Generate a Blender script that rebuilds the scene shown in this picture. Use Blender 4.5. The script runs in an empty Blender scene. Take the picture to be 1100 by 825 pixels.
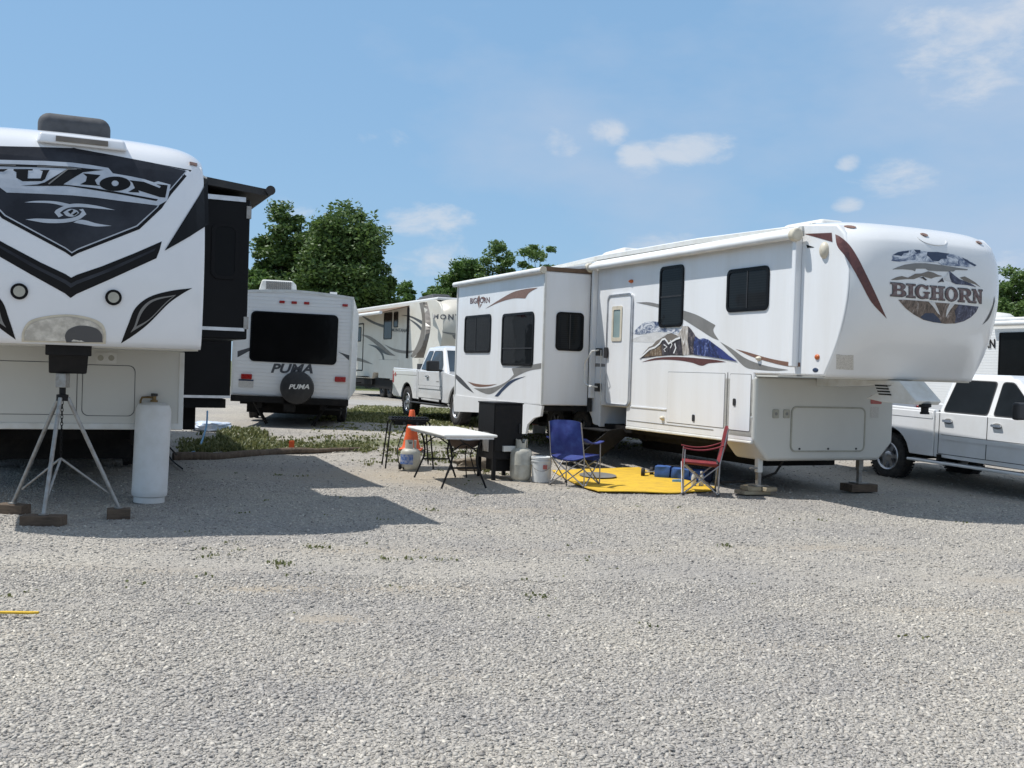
import bpy, bmesh, math, random
import numpy as np
from mathutils import Vector, Matrix
from mathutils.geometry import delaunay_2d_cdt
random.seed(7); R = math.radians
scene = bpy.context.scene
col = scene.collection
# ------------------------------------------------------------------ camera
FPX = 1120.0; CAMZ = 1.6; ROLL = R(1.8); PITCH = R(-0.79)
cam_f = Vector((0, math.cos(PITCH), math.sin(PITCH)))
cam_r = Vector((1, 0, 0)); cam_u = cam_r.cross(cam_f)
r2 = cam_r*math.cos(ROLL) + cam_u*math.sin(ROLL)
u2 = cam_u*math.cos(ROLL) - cam_r*math.sin(ROLL)
CAM = Vector((0, 0, CAMZ))
cd = bpy.data.cameras.new('camera'); cam = bpy.data.objects.new('camera', cd); col.objects.link(cam)
cd.sensor_width = 36; cd.lens = 36*FPX/1100; cd.clip_start = .05; cd.clip_end = 6000
Mc = Matrix(((r2.x, u2.x, -cam_f.x, 0), (r2.y, u2.y, -cam_f.y, 0), (r2.z, u2.z, -cam_f.z, CAMZ), (0, 0, 0, 1)))
cam.matrix_world = Mc
scene.camera = cam
def ray(px, py):
    return (r2*((px-550)/FPX) + u2*((412.5-py)/FPX) + cam_f)
def proj(P):
    d = Vector(P)-CAM; z = d.dot(cam_f)
    return 550+FPX*d.dot(r2)/z, 412.5-FPX*d.dot(u2)/z
def sstep(a, b, x):
    t = min(1, max(0, (x-a)/(b-a))); return t*t*(3-2*t)
def gh(X, Y):
    return .25*sstep(15, 22, Y) + .06*sstep(24, 40, Y) + .03*sstep(5.2, 7.2, X)*sstep(12, 16, Y)*(1-sstep(22, 30, Y))
def G(px, py):                                   # photo pixel -> point of the ground
    d = ray(px, py); z = 0
    for _ in range(8):
        t = (z-CAMZ)/d.z; P = CAM+d*t; z = gh(P.x, P.y)
    return Vector((P.x, P.y, z))
# ------------------------------------------------------------------ materials
def newmat(name):
    m = bpy.data.materials.new(name); m.use_nodes = True
    nt = m.node_tree; b = nt.nodes['Principled BSDF']
    return m, nt, b
def N(nt, t, **k):
    n = nt.nodes.new(t)
    for a, v in k.items():
        if a in n.inputs.keys() if not hasattr(n, a) else False: n.inputs[a].default_value = v
        else: setattr(n, a, v)
    return n
def L(nt, a, b): nt.links.new(a, b)
def c4(c): return (c[0], c[1], c[2], 1)
def pm(name, c, rough=.5, metal=0., var=.12, scale=6., c2=None, coat=0., bump=0., bscale=40., stretch=(1, 1, 1), spec=.5, amt=1.):
    """principled with noise variation between c and c2 and optional bump"""
    m, nt, b = newmat(name)
    if c2 is None: c2 = tuple(max(0, x*(1-var*2)) for x in c)
    tc = N(nt, 'ShaderNodeTexCoord'); mp = N(nt, 'ShaderNodeMapping'); mp.inputs['Scale'].default_value = stretch
    L(nt, tc.outputs['Object'], mp.inputs['Vector'])
    no = N(nt, 'ShaderNodeTexNoise'); no.inputs['Scale'].default_value = scale; no.inputs['Detail'].default_value = 6; no.inputs['Roughness'].default_value = .62
    L(nt, mp.outputs[0], no.inputs['Vector'])
    mr = N(nt, 'ShaderNodeMapRange'); mr.inputs['From Min'].default_value = .42; mr.inputs['From Max'].default_value = .75
    mr.inputs['To Max'].default_value = amt
    L(nt, no.outputs['Fac'], mr.inputs['Value'])
    mx = N(nt, 'ShaderNodeMix', data_type='RGBA'); mx.inputs[6].default_value = c4(c); mx.inputs[7].default_value = c4(c2)
    L(nt, mr.outputs[0], mx.inputs[0]); L(nt, mx.outputs[2], b.inputs['Base Color'])
    b.inputs['Roughness'].default_value = rough; b.inputs['Metallic'].default_value = metal
    b.inputs['Coat Weight'].default_value = coat; b.inputs['Specular IOR Level'].default_value = spec
    rr = N(nt, 'ShaderNodeMapRange'); rr.inputs['To Min'].default_value = max(.02, rough-.06); rr.inputs['To Max'].default_value = min(1, rough+.12)
    L(nt, no.outputs['Fac'], rr.inputs['Value']); L(nt, rr.outputs[0], b.inputs['Roughness'])
    if bump:
        n2 = N(nt, 'ShaderNodeTexNoise'); n2.inputs['Scale'].default_value = bscale; n2.inputs['Detail'].default_value = 4
        L(nt, mp.outputs[0], n2.inputs['Vector'])
        bp = N(nt, 'ShaderNodeBump'); bp.inputs['Strength'].default_value = 1; bp.inputs['Distance'].default_value = bump
        L(nt, n2.outputs['Fac'], bp.inputs['Height']); L(nt, bp.outputs[0], b.inputs['Normal'])
    return m
M = {}
M['white'] = pm('gelcoat_white', (.80, .81, .82), .28, c2=(.73, .725, .71), scale=2.4, stretch=(1, 1, .12), coat=.2, bump=.002, bscale=1.6)
M['cap'] = pm('cap_white', (.78, .78, .775), .2, c2=(.72, .72, .71), scale=.8, coat=.4)
M['fzwhite'] = pm('cap_white_pearl', (.80, .81, .83), .17, c2=(.74, .75, .77), scale=.8, coat=.5)
M['beige'] = pm('skirt_beige', (.60, .59, .54), .4, c2=(.565, .555, .51), scale=1.2, stretch=(1, 1, .5))
M['cream'] = pm('cream_plastic', (.66, .60, .48), .45, scale=8)
M['offwhite'] = pm('aged_white', (.70, .70, .67), .5, c2=(.58, .56, .5), scale=5)
M['roofw'] = pm('roof_membrane', (.72, .72, .71), .6, c2=(.58, .57, .54), scale=3)
M['gblack'] = pm('gloss_black', (.006, .006, .007), .35, scale=3, spec=.15)
M['black'] = pm('black_paint', (.018, .018, .019), .5, c2=(.035, .034, .033), scale=9)
M['mblack'] = pm('matt_black_steel', (.007, .007, .008), .5, c2=(.014, .013, .013), scale=12, bump=.001, spec=.25)
M['chassis'] = pm('chassis_black', (.008, .008, .008), .7, c2=(.02, .018, .016), scale=7, bump=.004, spec=.2)
M['rubber'] = pm('rubber', (.022, .022, .023), .85, c2=(.06, .055, .05), scale=9, bump=.002)
M['plast'] = pm('black_plastic', (.025, .025, .027), .5, scale=20)
M['alu'] = pm('aluminium', (.62, .63, .65), .32, metal=1, scale=8)
M['galv'] = pm('galvanised', (.36, .36, .35), .5, metal=.7, c2=(.24, .21, .18), scale=14)
M['chrome'] = pm('chrome', (.75, .76, .78), .12, metal=1, scale=8)
M['grey'] = pm('graphic_grey', (.22, .215, .205), .4, scale=3)
M['dgrey'] = pm('graphic_dark_grey', (.07, .072, .078), .4, scale=3)
M['taupe'] = pm('graphic_taupe', (.19, .165, .14), .4, scale=3)
M['brown'] = pm('graphic_brown', (.22, .12, .085), .4, scale=30, c2=(.15, .085, .06))
M['maroon'] = pm('graphic_maroon', (.12, .045, .04), .4, scale=30, c2=(.07, .028, .028))
M['navy'] = pm('graphic_navy', (.03, .05, .10), .4, scale=30)
M['silver'] = pm('graphic_silver', (.50, .54, .60), .3, scale=5, metal=.0)
M['fzdark'] = pm('graphic_charcoal', (.014, .015, .021), .3, c2=(.045, .05, .062), scale=1.5, spec=.25)
M['fzblack'] = pm('graphic_black', (.006, .006, .007), .35, scale=4, spec=.2)
M['red'] = pm('red_lens', (.35, .015, .012), .25, scale=20)
M['amber'] = pm('amber_lens', (.55, .13, .03), .3, scale=20)
M['lens'] = pm('cream_lens', (.42, .41, .35), .15, scale=10)
M['sticker'] = pm('printed_sticker', (.62, .60, .55), .5, c2=(.25, .22, .2), scale=60, stretch=(1, 1, 3))
M['redst'] = pm('red_sticker', (.45, .12, .1), .5, scale=40)
M['wood'] = pm('weathered_wood', (.13, .09, .06), .8, c2=(.05, .035, .025), scale=12, stretch=(.6, 3, 3), bump=.004)
M['woodl'] = pm('pale_wood', (.42, .35, .24), .8, c2=(.25, .19, .12), scale=12, stretch=(.6, 3, 3), bump=.003)
M['tank'] = pm('tank_white', (.72, .72, .71), .38, c2=(.64, .63, .60), scale=5, bump=.001)
M['tankg'] = pm('tank_greyed', (.50, .49, .43), .45, c2=(.33, .31, .25), scale=7)
M['brass'] = pm('brass', (.20, .14, .07), .45, metal=1)
M['label_blue'] = pm('label_blue', (.05, .13, .38), .4, c2=(.55, .55, .55), scale=22)
M['orange'] = pm('cone_orange', (.75, .11, .02), .5, c2=(.5, .09, .03), scale=10)
M['hdpe'] = pm('table_plastic', (.78, .77, .73), .45, c2=(.68, .66, .61), scale=5)
M['pail'] = pm('pail_plastic', (.70, .71, .70), .4, scale=5)
M['bluefab'] = pm('blue_fabric', (.022, .035, .19), .8, c2=(.045, .085, .30), scale=7, bump=.004, bscale=14)
M['bluefab2'] = pm('mid_blue_fabric', (.045, .12, .36), .85, c2=(.025, .06, .2), scale=8, bump=.01, bscale=9)
M['navyfab'] = pm('navy_fabric', (.012, .018, .045), .85, scale=8, bump=.006, bscale=12)
M['redfab'] = pm('red_fabric', (.22, .022, .03), .8, c2=(.13, .014, .02), scale=7, bump=.004, bscale=14)
M['yellow'] = pm('yellow_mat', (.66, .42, .03), .9, c2=(.50, .31, .04), scale=5, bump=.006, bscale=60)
M['steel'] = pm('chair_steel', (.38, .38, .39), .35, metal=.8, scale=10)
M['rust'] = pm('rusted_bowl', (.10, .07, .055), .75, c2=(.08, .05, .04), scale=14, bump=.002)
M['bag'] = pm('plastic_bag', (.72, .75, .80), .35, c2=(.25, .4, .62), scale=6, bump=.01, bscale=12)
M['hose'] = pm('blue_hose', (.12, .30, .50), .4, scale=6)
M['accover'] = pm('cover_grey', (.075, .078, .085), .75, c2=(.05, .05, .055), scale=9, bump=.004, bscale=9)
M['mirror'] = pm('foil_window', (.42, .42, .40), .2, c2=(.80, .80, .76), scale=9, metal=.5, bump=.01, bscale=5)
M['truck'] = pm('truck_white', (.78, .79, .80), .16, c2=(.70, .69, .67), scale=1.5, coat=.6)
M['mtan'] = pm('cream_gelcoat', (.62, .58, .50), .35, c2=(.54, .50, .42), scale=1.3)
M['mside'] = pm('ivory_side', (.66, .63, .56), .4, c2=(.58, .54, .46), scale=1.3)
M['rock'] = pm('rock', (.24, .20, .15), .9, c2=(.10, .08, .06), scale=9, bump=.03, bscale=7)
M['bark'] = pm('bark', (.09, .07, .05), .9, c2=(.04, .03, .025), scale=6, stretch=(3, 3, .5), bump=.02)
M['log'] = pm('log_bark', (.16, .12, .085), .9, c2=(.07, .05, .04), scale=10, stretch=(3, 3, .5), bump=.015)
M['fabricw'] = pm('awning_white', (.74, .75, .75), .6, c2=(.62, .62, .6), scale=2.)
M['awnbrown'] = pm('awning_brown', (.16, .10, .06), .8, scale=4)
def glassmat(name, c, rough=.04, blinds=False, spec=.18):
    m, nt, b = newmat(name)
    tc = N(nt, 'ShaderNodeTexCoord')
    no = N(nt, 'ShaderNodeTexNoise'); no.inputs['Scale'].default_value = 2.5; L(nt, tc.outputs['Object'], no.inputs['Vector'])
    mx = N(nt, 'ShaderNodeMix', data_type='RGBA'); mx.inputs[6].default_value = c4(c); mx.inputs[7].default_value = c4([x*2.2 for x in c])
    L(nt, no.outputs['Fac'], mx.inputs[0]); out = mx.outputs[2]
    if blinds:
        w = N(nt, 'ShaderNodeTexWave', bands_direction='Z'); w.inputs['Scale'].default_value = 9; w.inputs['Distortion'].default_value = .4
        L(nt, tc.outputs['Object'], w.inputs['Vector'])
        m2 = N(nt, 'ShaderNodeMix', data_type='RGBA'); m2.inputs[7].default_value = c4([x*3+.004 for x in c])
        sc = N(nt, 'ShaderNodeMath', operation='MULTIPLY'); sc.inputs[1].default_value = .5; L(nt, w.outputs['Fac'], sc.inputs[0])
        L(nt, sc.outputs[0], m2.inputs[0]); L(nt, out, m2.inputs[6]); out = m2.outputs[2]
    L(nt, out, b.inputs['Base Color'])
    b.inputs['Roughness'].default_value = rough; b.inputs['IOR'].default_value = 1.38; b.inputs['Specular IOR Level'].default_value = spec
    bp = N(nt, 'ShaderNodeBump'); bp.inputs['Distance'].default_value = .004; L(nt, no.outputs['Fac'], bp.inputs['Height']); L(nt, bp.outputs[0], b.inputs['Normal'])
    return m
M['glass'] = glassmat('tinted_glass', (.006, .007, .008), blinds=True)
M['glassb'] = glassmat('black_glass', (.004, .004, .004), .1)
M['glassp'] = glassmat('pale_glass', (.16, .21, .21), .12)
M['carglass'] = glassmat('vehicle_glass', (.03, .042, .055), spec=.3)
M['carglass_dark'] = glassmat('privacy_glass', (.008, .010, .012), spec=.2)
M['rimline'] = pm('door_gasket', (.40, .385, .32), .5, scale=9)
M['lettering'] = pm('lettering_brown', (.12, .07, .07), .4, c2=(.24, .21, .21), scale=16)
def mural(name, stops, scale, stretch, rough=.4):
    m, nt, b = newmat(name)
    tc = N(nt, 'ShaderNodeTexCoord'); mp = N(nt, 'ShaderNodeMapping'); mp.inputs['Scale'].default_value = stretch
    L(nt, tc.outputs['Object'], mp.inputs['Vector'])
    no = N(nt, 'ShaderNodeTexNoise'); no.inputs['Scale'].default_value = scale; no.inputs['Detail'].default_value = 7; no.inputs['Roughness'].default_value = .7; no.inputs['Distortion'].default_value = 1.2
    L(nt, mp.outputs[0], no.inputs['Vector'])
    cr = N(nt, 'ShaderNodeValToRGB'); el = cr.color_ramp.elements
    while len(el) < len(stops): el.new(.5)
    for e, (p, c) in zip(el, stops): e.position = p; e.color = c4(c)
    L(nt, no.outputs['Fac'], cr.inputs[0]); L(nt, cr.outputs[0], b.inputs['Base Color']); b.inputs['Roughness'].default_value = rough
    return m
M['m_rock'] = mural('mural_brown_rock', [(.35, (.03, .022, .02)), (.47, (.14, .095, .055)), (.55, (.22, .16, .10)), (.66, (.55, .52, .48))], 11, (1, 1.2, .7))
M['m_snow'] = mural('mural_pale_rock', [(.35, (.12, .10, .09)), (.5, (.42, .38, .34)), (.65, (.72, .71, .7))], 9, (1, 1.8, .5))
M['m_blue'] = mural('mural_blue_rock', [(.38, (.01, .012, .03)), (.5, (.025, .035, .12)), (.58, (.05, .08, .26)), (.68, (.45, .49, .6))], 9, (1, 1.3, .8))
M['m_dark'] = mural('mural_dark_rock', [(.38, (.015, .013, .015)), (.55, (.06, .05, .06)), (.7, (.35, .3, .28))], 11, (1, 1.5, .6))
M['m_rock2'] = mural('emblem_rock', [(.35, (.03, .025, .025)), (.47, (.12, .09, .075)), (.57, (.20, .15, .12)), (.68, (.40, .38, .38))], 14, (1, 1, .5))
M['m_navy'] = mural('emblem_navy', [(.35, (.015, .018, .035)), (.48, (.045, .05, .09)), (.58, (.10, .11, .17)), (.70, (.38, .39, .45))], 14, (1, 1, .5))
M['m_cloud'] = mural('mural_cloud', [(.38, (.04, .06, .14)), (.47, (.22, .26, .34)), (.56, (.66, .68, .72)), (.7, (.72, .73, .76))], 5, (1, 1, 2.2))
M['m_haze'] = mural('mural_pale_haze', [(.4, (.58, .58, .57)), (.6, (.68, .68, .68))], 5, (1, 1, 2.2))
def siding(name, c, c2, period):
    m, nt, b = newmat(name)
    tc = N(nt, 'ShaderNodeTexCoord'); sp = N(nt, 'ShaderNodeSeparateXYZ'); L(nt, tc.outputs['Object'], sp.inputs[0])
    a = N(nt, 'ShaderNodeMath', operation='DIVIDE'); a.inputs[1].default_value = period; L(nt, sp.outputs['Z'], a.inputs[0])
    f = N(nt, 'ShaderNodeMath', operation='FRACT'); L(nt, a.outputs[0], f.inputs[0])
    p = N(nt, 'ShaderNodeMath', operation='POWER'); p.inputs[1].default_value = 5; L(nt, f.outputs[0], p.inputs[0])
    bp = N(nt, 'ShaderNodeBump'); bp.inputs['Distance'].default_value = .0045; bp.inputs['Strength'].default_value = 1
    L(nt, p.outputs[0], bp.inputs['Height']); L(nt, bp.outputs[0], b.inputs['Normal'])
    no = N(nt, 'ShaderNodeTexNoise'); no.inputs['Scale'].default_value = 2.; no.inputs['Detail'].default_value = 5; L(nt, tc.outputs['Object'], no.inputs['Vector'])
    mx = N(nt, 'ShaderNodeMix', data_type='RGBA'); mx.inputs[6].default_value = c4(c); mx.inputs[7].default_value = c4(c2)
    L(nt, no.outputs['Fac'], mx.inputs[0]); L(nt, mx.outputs[2], b.inputs['Base Color']); b.inputs['Roughness'].default_value = .4
    return m
M['siding'] = siding('ribbed_siding', (.80, .80, .79), (.74, .74, .72), .075)
# ------------------------------------------------------------------ mesh builder
class MB:
    def __init__(s): s.v = []; s.f = []
    def add(s, vs, fs):
        o = len(s.v); s.v += [tuple(v) for v in vs]; s.f += [tuple(i+o for i in f) for f in fs]; return s
    def box(s, x0, x1, y0, y1, z0, z1):
        return s.add([(x0,y0,z0),(x1,y0,z0),(x1,y1,z0),(x0,y1,z0),(x0,y0,z1),(x1,y0,z1),(x1,y1,z1),(x0,y1,z1)],
                     [(0,3,2,1),(4,5,6,7),(0,1,5,4),(1,2,6,5),(2,3,7,6),(3,0,4,7)])
    def hexa(s, b, t):                     # 4 bottom, 4 top points
        return s.add(list(b)+list(t), [(0,3,2,1),(4,5,6,7),(0,1,5,4),(1,2,6,5),(2,3,7,6),(3,0,4,7)])
    def tube(s, pts, r, n=8, caps=True):
        pts = [Vector(p) for p in pts]; rings = []
        rs = r if isinstance(r, (list, tuple)) else [r]*len(pts)
        up = Vector((0, 0, 1)); prev = None
        for i, p in enumerate(pts):
            a = pts[max(0, i-1)]; b = pts[min(len(pts)-1, i+1)]; d = (b-a).normalized()
            if prev is None: x = d.orthogonal().normalized()
            else:
                x = prev - d*prev.dot(d)
                x = x.normalized() if x.length > 1e-6 else d.orthogonal().normalized()
            prev = x; y = d.cross(x)
            rings.append([p + (x*math.cos(2*math.pi*k/n) + y*math.sin(2*math.pi*k/n))*rs[i] for k in range(n)])
        vs = [v for rg in rings for v in rg]; fs = []
        for i in range(len(pts)-1):
            for k in range(n):
                a = i*n+k; b = i*n+(k+1) % n; fs.append((a, b, b+n, a+n))
        if caps: fs.append(tuple(range(n))[::-1]); fs.append(tuple(range((len(pts)-1)*n, len(pts)*n)))
        return s.add(vs, fs)
    def lathe(s, prof, c=(0, 0, 0), n=32, axis='z', cap=True):
        vs = []; fs = []
        for (r, z) in prof:
            for k in range(n):
                a = 2*math.pi*k/n; x, y = r*math.cos(a), r*math.sin(a)
                if axis == 'z': vs.append((c[0]+x, c[1]+y, c[2]+z))
                elif axis == 'x': vs.append((c[0]+z, c[1]+x, c[2]+y))
                else: vs.append((c[0]+x, c[1]+z, c[2]+y))
        for i in range(len(prof)-1):
            for k in range(n):
                a = i*n+k; b = i*n+(k+1) % n; fs.append((a, b, b+n, a+n))
        m = len(prof)-1
        if cap: fs.append(tuple(range(n))[::-1]); fs.append(tuple(range(m*n, m*n+n)))
        return s.add(vs, fs)
    def prism(s, loop, t0, t1, axis='x'):
        """extrude 2-D loop. axis x: loop=(y,z); y: (x,z); z: (x,y)"""
        n = len(loop)
        def P(a, b, t): return (t, a, b) if axis == 'x' else ((a, t, b) if axis == 'y' else (a, b, t))
        vs = [P(a, b, t0) for a, b in loop] + [P(a, b, t1) for a, b in loop]
        r = delaunay_2d_cdt([Vector(p) for p in loop], [], [list(range(n))], 1, 1e-7)
        fs = []
        # original-vertex map
        idx = {}
        for i, o in enumerate(r[3]):
            if o: idx[i] = o[0]
        for f in r[2]:
            if all(i in idx for i in f):
                t = [idx[i] for i in f]; fs.append(tuple(t)); fs.append(tuple(i+n for i in t[::-1]))
        for i in range(n):
            j = (i+1) % n; fs.append((i, j, j+n, i+n))
        return s.add(vs, fs)
    def build(s, name, mat, parent=None, smooth=0, bevel=0, seg=2, label=None):
        me = bpy.data.meshes.new(name); me.from_pydata(s.v, [], s.f); me.update()
        bm = bmesh.new(); bm.from_mesh(me); bmesh.ops.recalc_face_normals(bm, faces=bm.faces); bm.to_mesh(me); bm.free()
        if mat: me.materials.append(mat)
        o = bpy.data.objects.new(name, me); col.objects.link(o)
        if parent: o.parent = parent
        if bevel:
            # merge planar triangles first so that the bevel only works on real edges
            bm = bmesh.new(); bm.from_mesh(me)
            bmesh.ops.dissolve_limit(bm, angle_limit=R(1), verts=bm.verts, edges=bm.edges); bm.to_mesh(me); bm.free()
            md = o.modifiers.new('b', 'BEVEL'); md.width = bevel; md.segments = seg; md.limit_method = 'ANGLE'; md.angle_limit = R(28); md.harden_normals = False
            smooth = smooth or 40
        if smooth:
            me.shade_smooth()
            if bevel:
                me.shade_smooth(); me.set_sharp_from_angle(angle=R(85))
                w = o.modifiers.new('w', 'WEIGHTED_NORMAL'); w.keep_sharp = True
            else: me.set_sharp_from_angle(angle=R(smooth))
        if label: o['label'] = label
        return o
def tag(o, label, cat, group=None, kind=None):
    if label: o['label'] = label
    if cat: o['category'] = cat
    if group: o['group'] = group
    if kind: o['kind'] = kind
    return o
class Frame:
    def __init__(s, X, Y, Z=0, yaw=24., tx=0., ty=0., sc=1.):
        s.M = Matrix.Translation((X, Y, Z)) @ Matrix.Rotation(R(yaw), 4, 'Z') @ Matrix.Rotation(R(tx), 4, 'X') @ Matrix.Rotation(R(ty), 4, 'Y') @ Matrix.Scale(sc, 4)
        s.I = s.M.inverted(); s.o = s.I @ CAM
    def ray(s, px, py): return s.I.to_3x3() @ ray(px, py)
    def w(s, x, y, z): return s.M @ Vector((x, y, z))
def thing(name, label, cat, fr, group=None):
    o = bpy.data.objects.new(name, None); col.objects.link(o); o.empty_display_size = .2
    o.matrix_world = fr.M if isinstance(fr, Frame) else Matrix.Translation(fr)
    return tag(o, label, cat, group)
def sub(name, parent):
    o = bpy.data.objects.new(name, None); col.objects.link(o); o.parent = parent; o.empty_display_size = .1; return o
# ------------------------------------------------------------------ surfaces that carry graphics
class Surf:
    def __init__(s, fr, kind, f, sgn=-1):
        s.fr = fr; s.k = kind; s.f = f if callable(f) else (lambda a, b, c=f: c); s.sg = sgn
    def px(s, px, py):
        o = s.fr.o; d = s.fr.ray(px, py); i = 0 if s.k == 'x' else 1
        val = s.f(0, 2.4) if s.k == 'x' else s.f(0, 2.4)
        for _ in range(40):
            t = (val-o[i])/d[i]; P = o+d*t
            nv = s.f(P.y, P.z) if s.k == 'x' else s.f(P.x, P.z)
            val = .5*val+.5*nv
        return (P.y, P.z) if s.k == 'x' else (P.x, P.z)
    def pos(s, a, b, off=0):
        if s.k == 'x': return (s.f(a, b)+s.sg*off, a, b)
        return (a, s.f(a, b)+s.sg*off, b)
    def tr(s, pts, ox=0, oy=0, sc=1., sm=False):
        q = [(ox+x*sc, oy+y*sc) for x, y in pts]
        if sm: q = smooth_loop(q)
        out = []
        for i, a in enumerate(q):
            b = q[(i+1) % len(q)]; n = max(1, int(math.hypot(b[0]-a[0], b[1]-a[1])/9)) if len(q) > 4 and not sm else 1
            out += [(a[0]+(b[0]-a[0])*k/n, a[1]+(b[1]-a[1])*k/n) for k in range(n)]
        return [s.px(*p) for p in out]
    def rect(s, x0, y0, x1, y1):
        xm, ym = (x0+x1)/2, (y0+y1)/2
        a0 = s.px(x0, ym)[0]; a1 = s.px(x1, ym)[0]; b0 = s.px(xm, y1)[1]; b1 = s.px(xm, y0)[1]
        return min(a0, a1), max(a0, a1), min(b0, b1), max(b0, b1)
def smooth_loop(P, seg=5, corner=55):
    n = len(P); P = [Vector(p) for p in P]; T = []; C = []
    for i in range(n):
        a, b, c = P[i-1], P[i], P[(i+1) % n]
        u, v = b-a, c-b
        ang = u.angle(v) if u.length > 1e-9 and v.length > 1e-9 else 0
        C.append(ang > R(corner)); T.append((c-a)*.5)
    out = []
    for i in range(n):
        j = (i+1) % n; p, q = P[i], P[j]; d = q-p; l = d.length
        t0 = d if C[i] else (T[i].normalized()*l if T[i].length else d)
        t1 = d if C[j] else (T[j].normalized()*l if T[j].length else d)
        for k in range(seg):
            t = k/seg; h1 = 2*t**3-3*t**2+1; h2 = t**3-2*t**2+t; h3 = -2*t**3+3*t**2; h4 = t**3-t**2
            out.append(tuple(p*h1+t0*h2+q*h3+t1*h4))
    return out
def inloop(x, y, lp):
    c = False; n = len(lp); j = n-1
    for i in range(n):
        xi, yi = lp[i]; xj, yj = lp[j]
        if (yi > y) != (yj > y) and x < (xj-xi)*(y-yi)/(yj-yi)+xi: c = not c
        j = i
    return c
def rrloop(a0, a1, b0, b1, r, n=5):
    out = []
    for cx, cy, s in ((a1-r, b1-r, 0), (a0+r, b1-r, 90), (a0+r, b0+r, 180), (a1-r, b0+r, 270)):
        for k in range(n+1):
            t = R(s+90*k/n); out.append((cx+r*math.cos(t), cy+r*math.sin(t)))
    return out
def ell(cx, cy, rx, ry, n=24): return [(cx+rx*math.cos(2*math.pi*k/n), cy+ry*math.sin(2*math.pi*k/n)) for k in range(n)]
def plate(name, surf, shapes, mat, parent, off=.004, h=0., step=0., smooth=0, label=None, mb=None):
    """shapes: list of [outer, hole...] loops in surface coordinates; filled at height off+h, with walls when h"""
    V = []; E = []; bb = [1e9, -1e9, 1e9, -1e9]
    for sh in shapes:
        for lp in sh:
            o = len(V); V += [Vector(p) for p in lp]; n = len(lp)
            E += [(o+i, o+(i+1) % n) for i in range(n)]
            for a, b in lp: bb = [min(bb[0], a), max(bb[1], a), min(bb[2], b), max(bb[3], b)]
    if step:
        a = math.floor(bb[0]/step)*step
        while a < bb[1]:
            b = math.floor(bb[2]/step)*step
            while b < bb[3]:
                if any(inloop(a, b, sh[0]) for sh in shapes): V.append(Vector((a, b)))
                b += step
            a += step
    r = delaunay_2d_cdt(V, E, [], 0, 1e-6)
    vs = [tuple(v) for v in r[0]]; keep = []
    for f in r[2]:
        cx = sum(vs[i][0] for i in f)/len(f); cy = sum(vs[i][1] for i in f)/len(f)
        for sh in shapes:
            if sum(inloop(cx, cy, lp) for lp in sh) % 2: keep.append(tuple(f)); break
    used = sorted({i for f in keep for i in f}); mp = {i: k for k, i in enumerate(used)}
    top = [surf.pos(*vs[i], off+h) for i in used]; fs = [tuple(mp[i] for i in f) for f in keep]
    if h:
        n = len(top); top += [surf.pos(*vs[i], off) for i in used]; ec = {}
        for f in fs:
            for k in range(len(f)):
                e = (f[k], f[(k+1) % len(f)]); ec[e] = 1
        fs += [(a, b, b+n, a+n) for (a, b) in ec if (b, a) not in ec]
    if mb is not None: mb.add(top, fs); return mb
    return MB().add(top, fs).build(name, mat, parent, smooth=smooth, label=label)
_tc = {}
def textmesh(s, bold=.0, space=1.):
    key = (s, bold, space)
    if key in _tc: return _tc[key]
    c = bpy.data.curves.new('t', 'FONT'); c.body = s; c.offset = bold; c.space_character = space; c.resolution_u = 3
    o = bpy.data.objects.new('t', c); col.objects.link(o); bpy.context.view_layer.update()
    dg = bpy.context.evaluated_depsgraph_get(); me = o.evaluated_get(dg).to_mesh()
    V = [(v.co.x, v.co.y) for v in me.vertices]; F = [tuple(p.vertices) for p in me.polygons]
    x0 = min(v[0] for v in V); x1 = max(v[0] for v in V); y0 = min(v[1] for v in V); y1 = max(v[1] for v in V)
    V = [((x-x0)/(x1-x0), (y-y0)/(y1-y0)) for x, y in V]
    bpy.data.objects.remove(o); bpy.data.curves.remove(c)
    _tc[key] = (V, F); return V, F
def bil(q, u, v):
    (ax, ay), (bx, by), (cx, cy), (dx, dy) = q       # BL BR TR TL
    return (ax*(1-u)*(1-v)+bx*u*(1-v)+cx*u*v+dx*(1-u)*v, ay*(1-u)*(1-v)+by*u*(1-v)+cy*u*v+dy*(1-u)*v)
def text(name, surf, s, quad, mat, parent, off=.006, bold=0., shear=0., space=1., mb=None):
    V, F = textmesh(s, bold, space)
    vs = [surf.pos(*bil(quad, u+shear*v, v), off) for u, v in V]
    if mb is not None: mb.add(vs, F); return
    return MB().add(vs, F).build(name, mat, parent)
def hinterp(xs, ys, x):
    if x <= xs[0]: return ys[0]
    if x >= xs[-1]: return ys[-1]
    n = len(xs)
    for i in range(n-1):
        if x <= xs[i+1]: break
    def sl(k):
        if k <= 0: return (ys[1]-ys[0])/(xs[1]-xs[0])
        if k >= n-1: return (ys[-1]-ys[-2])/(xs[-1]-xs[-2])
        return (ys[k+1]-ys[k-1])/(xs[k+1]-xs[k-1])
    h = xs[i+1]-xs[i]; t = (x-xs[i])/h
    return (2*t**3-3*t**2+1)*ys[i]+(t**3-2*t**2+t)*h*sl(i)+(3*t**2-2*t**3)*ys[i+1]+(t**3-t**2)*h*sl(i+1)
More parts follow.
